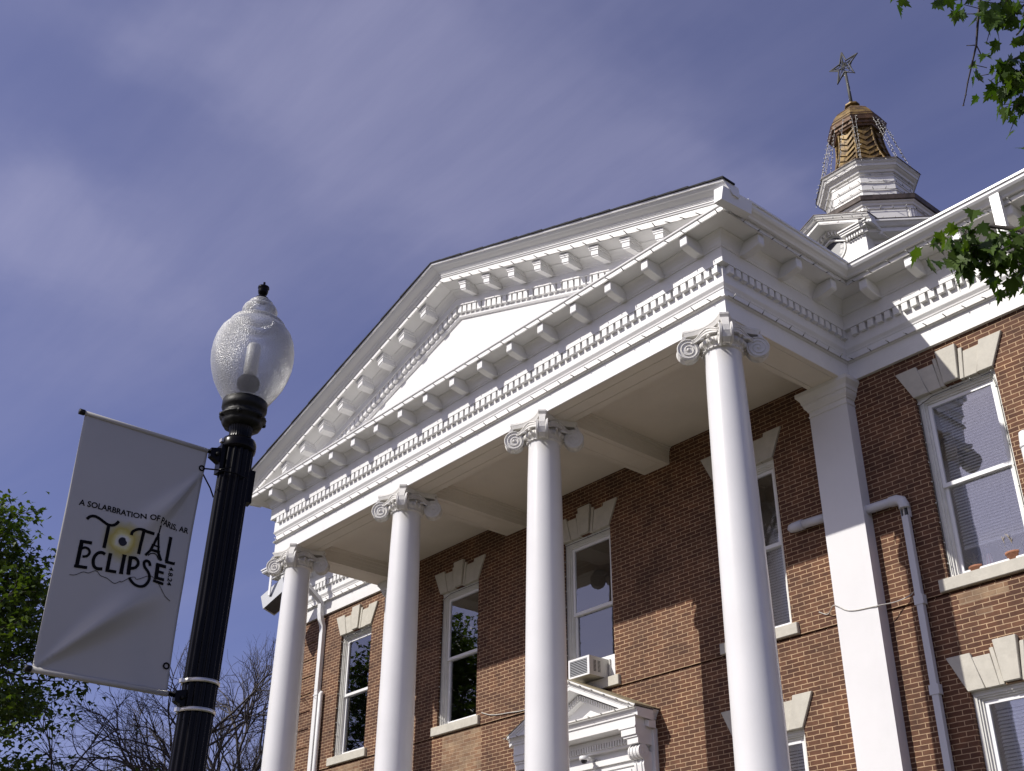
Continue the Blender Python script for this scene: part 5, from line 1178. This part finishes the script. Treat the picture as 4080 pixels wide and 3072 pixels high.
# --- bare trees behind the lamp post
def bare(base, label, seed, limbs, L0, rad, depth, buds=False, lean=(0, 0), spread=.75, droop=.02):
    rng = random.Random(seed); t = thing('bare_tree', base, label, 'tree'); out, tips = [], []
    H = limbs['fork']; mb = MB(); mb.tube([Vector((0, 0, 0)), Vector((.05, .05, H*.5)), Vector((lean[0]*.3, lean[1]*.3, H))], [rad*1.4, rad*1.1, rad], 'bark_dark', 9)
    for i in range(limbs['n']):
        a = i*2.399+seed; d = Vector((math.cos(a)*limbs['out']+lean[0]*.2, math.sin(a)*limbs['out']+lean[1]*.2, rng.uniform(.7, 1.25)))
        grow(rng, Vector((lean[0]*.3, lean[1]*.3, H*rng.uniform(.72, 1.0))), d, L0*rng.uniform(.8, 1.15), rad*.55, depth, out, tips, spread, (2, 4), droop, (.58, .8), .13)
    mb2 = twigs_mesh(out, 'bark_dark', depth-1, 99, 7)
    mb.v += []; o = mb.build('trunk', t); mb2.build('limbs', t); twigs_mesh(out, 'bark_twig', 0, depth-2, 4).build('twigs', t)
    if buds:
        mb = MB()
        for p, d in tips:
            if rng.random() < .25:
                for k in range(5):
                    add_leaf(mb, p+Vector((rng.gauss(0, .08), rng.gauss(0, .08), rng.gauss(0, .06))), Vector((rng.uniform(-1, 1), rng.uniform(-1, 1), -.4)), Vector((0, 0, 1)), rng.uniform(.07, .12), 'far_leaf', rng, False)
        mb.build('young_leaves', t)
bare(Vector((-19.3, 2.8, 0)), 'bare tree with a haze of fine twigs right behind the lamp post', 5, {'fork': 5.6, 'n': 11, 'out': .62}, 2.1, .16, 6, droop=.008)
bare(Vector((-19.6, -.2, 0)), 'almost bare tree with dark forked limbs between the maple and the lamp post', 12, {'fork': 3.6, 'n': 6, 'out': .55}, 2.1, .15, 4, True)
# --- maple whose branches hang into the picture at the upper right
rng = random.Random(8)
mp0 = Vector((8.9, -4.7, 0)); t = thing('overhanging_maple', mp0, 'maple whose green leaf sprays hang in at the upper right', 'tree')
mb = MB(); mb.tube([Vector((0, 0, 0)), Vector((-.05, 0, 1.5)), Vector((-.1, -.1, 3.5)), Vector((-.2, -.2, 5.5)), Vector((-.25, -.3, 7.5)), Vector((-.2, -.4, 9))], [.26, .21, .18, .14, .09, .04], 'bark_dark', 12); mb.build('trunk', t)
SPRAYS = [((6.918, -6.718, 6.138), (6.599, -6.935, 6.146), 9, 0.05, 0.078), ((7.053, -6.618, 6.087), (6.737, -6.825, 6.101), 10, 0.055, 0.078), ((7.173, -6.441, 5.944), (6.859, -6.635, 5.963), 40, 0.06, 0.088), ((7.328, -6.464, 5.864), (7.024, -6.646, 5.887), 14, 0.05, 0.085), ((7.257, -6.407, 5.782), (6.949, -6.591, 5.803), 6, 0.035, 0.1), ((7.083, -6.277, 5.735), (6.764, -6.468, 5.751), 46, 0.062, 0.092), ((7.147, -6.225, 5.696), (6.83, -6.411, 5.714), 26, 0.05, 0.09), ((7.087, -6.163, 5.601), (6.767, -6.349, 5.617), 34, 0.055, 0.09), ((6.614, -6.121, 4.992), (6.308, -6.34, 5.026), 50, 0.062, 0.1), ((6.671, -6.061, 4.936), (6.366, -6.274, 4.972), 44, 0.062, 0.1), ((6.712, -6.016, 4.891), (6.409, -6.224, 4.928), 16, 0.045, 0.095), ((6.869, -6.079, 4.878), (6.573, -6.277, 4.917), 34, 0.055, 0.095), ((6.831, -6.027, 4.779), (6.535, -6.224, 4.817), 18, 0.045, 0.095), ((6.957, -6.046, 5.055), (6.66, -6.244, 5.1), 10, 0.04, 0.09), ((7.272, -6.104, 5.426), (6.963, -6.273, 5.446), 40, 0.1, 0.09), ((7.046, -5.884, 4.85), (6.752, -6.068, 4.896), 40, 0.1, 0.09), ((7.483, -6.256, 5.672), (7.184, -6.422, 5.7), 40, 0.1, 0.09)]
br = MB(); lf = MB()
for (s, e, n_, r_, sz) in SPRAYS:
    e = Vector(e)-mp0; s = Vector(s)-mp0; mid = (s+e)/2+Vector((0, 0, .12)); pts = [s, s*.7+mid*.3+Vector((0, 0, .05)), mid, mid*.4+e*.6+Vector((0, 0, .03)), e]
    br.tube(pts, [.016, .013, .010, .007, .004], 'bark_dark', 6)
    d = (e-mid).normalized()
    for k in range(n_):
        f = rng.random(); q = mid*(1-f)*.35+e*(1-(1-f)*.35)+Vector((rng.gauss(0, r_), rng.gauss(0, r_), rng.gauss(0, r_*.8)))
        stem0 = mid*.2+e*.8 if f > .4 else mid*.5+e*.5
        a = rng.uniform(0, 2*PI); tip = Vector((math.cos(a)*.75, math.sin(a)*.75, rng.uniform(-1.5, -.25))); nr = Vector((rng.uniform(-.9, .9), rng.uniform(-.9, .9), 1))
        add_leaf(lf, q, tip, nr, sz*rng.uniform(.65, 1.15), 'maple_leaf', rng, True)
        if rng.random() < .5: br.tube([stem0*.5+q*.5, q], [.0022, .0016], 'bark_dark', 4, True, False)
TWIG = [(6.869, -6.698, 6.029), (6.806, -6.641, 5.95), (6.758, -6.595, 5.883), (6.70, -6.56, 5.82), (6.644, -6.525, 5.761), (6.61, -6.50, 5.72), (6.579, -6.482, 5.685)]
top = Vector((7.0, -6.6, 6.5))
P = [top-mp0]+[Vector(p)-mp0 for p in TWIG]; br.tube(P, [.008, .0065, .006, .005, .0042, .0036, .003, .0028], 'bark_twig', 6)
q = Vector(TWIG[2])-mp0; br.tube([q, q+Vector((-.003, .03, -.03)), q+Vector((-.012, .052, -.062))], [.0035, .003, .0025], 'bark_twig', 5); br.tube([q, q+Vector((-.035, -.03, .004))], [.003, .002], 'bark_twig', 5)
for p in TWIG[2:]: br.lathe([(0, -.006), (.006, 0), (0, .006)], 'bark_twig', 6, tuple(Vector(p)-mp0))
for s, e in (((-.2, -.2, 5.5), (6.95, -5.7, 5.6)), ((-.25, -.3, 7.2), (7.05, -6.5, 6.6)), ((-.2, -.2, 5.2), (6.9, -5.7, 5.15))):
    s = Vector(s); e = Vector(e)-mp0; br.tube([s, s*.6+e*.4+Vector((0, 0, .1)), e], [.05, .03, .015], 'bark_dark', 8)
br.build('branches', t)
# upper crown, above the picture
for k in range(2600):
    a = rng.uniform(0, 2*PI); rr = 2.0*math.sqrt(rng.random()); z = rng.uniform(7.2, 10.0); q = Vector((-.1+rr*math.cos(a), .6+rr*math.sin(a), z))
    add_leaf(lf, q, Vector((rng.uniform(-1, 1), rng.uniform(-1, 1), -1)), Vector((rng.uniform(-.7, .7), rng.uniform(-.7, .7), 1)), rng.uniform(.07, .11), 'maple_leaf', rng, False)
lf.build('leaves', t)
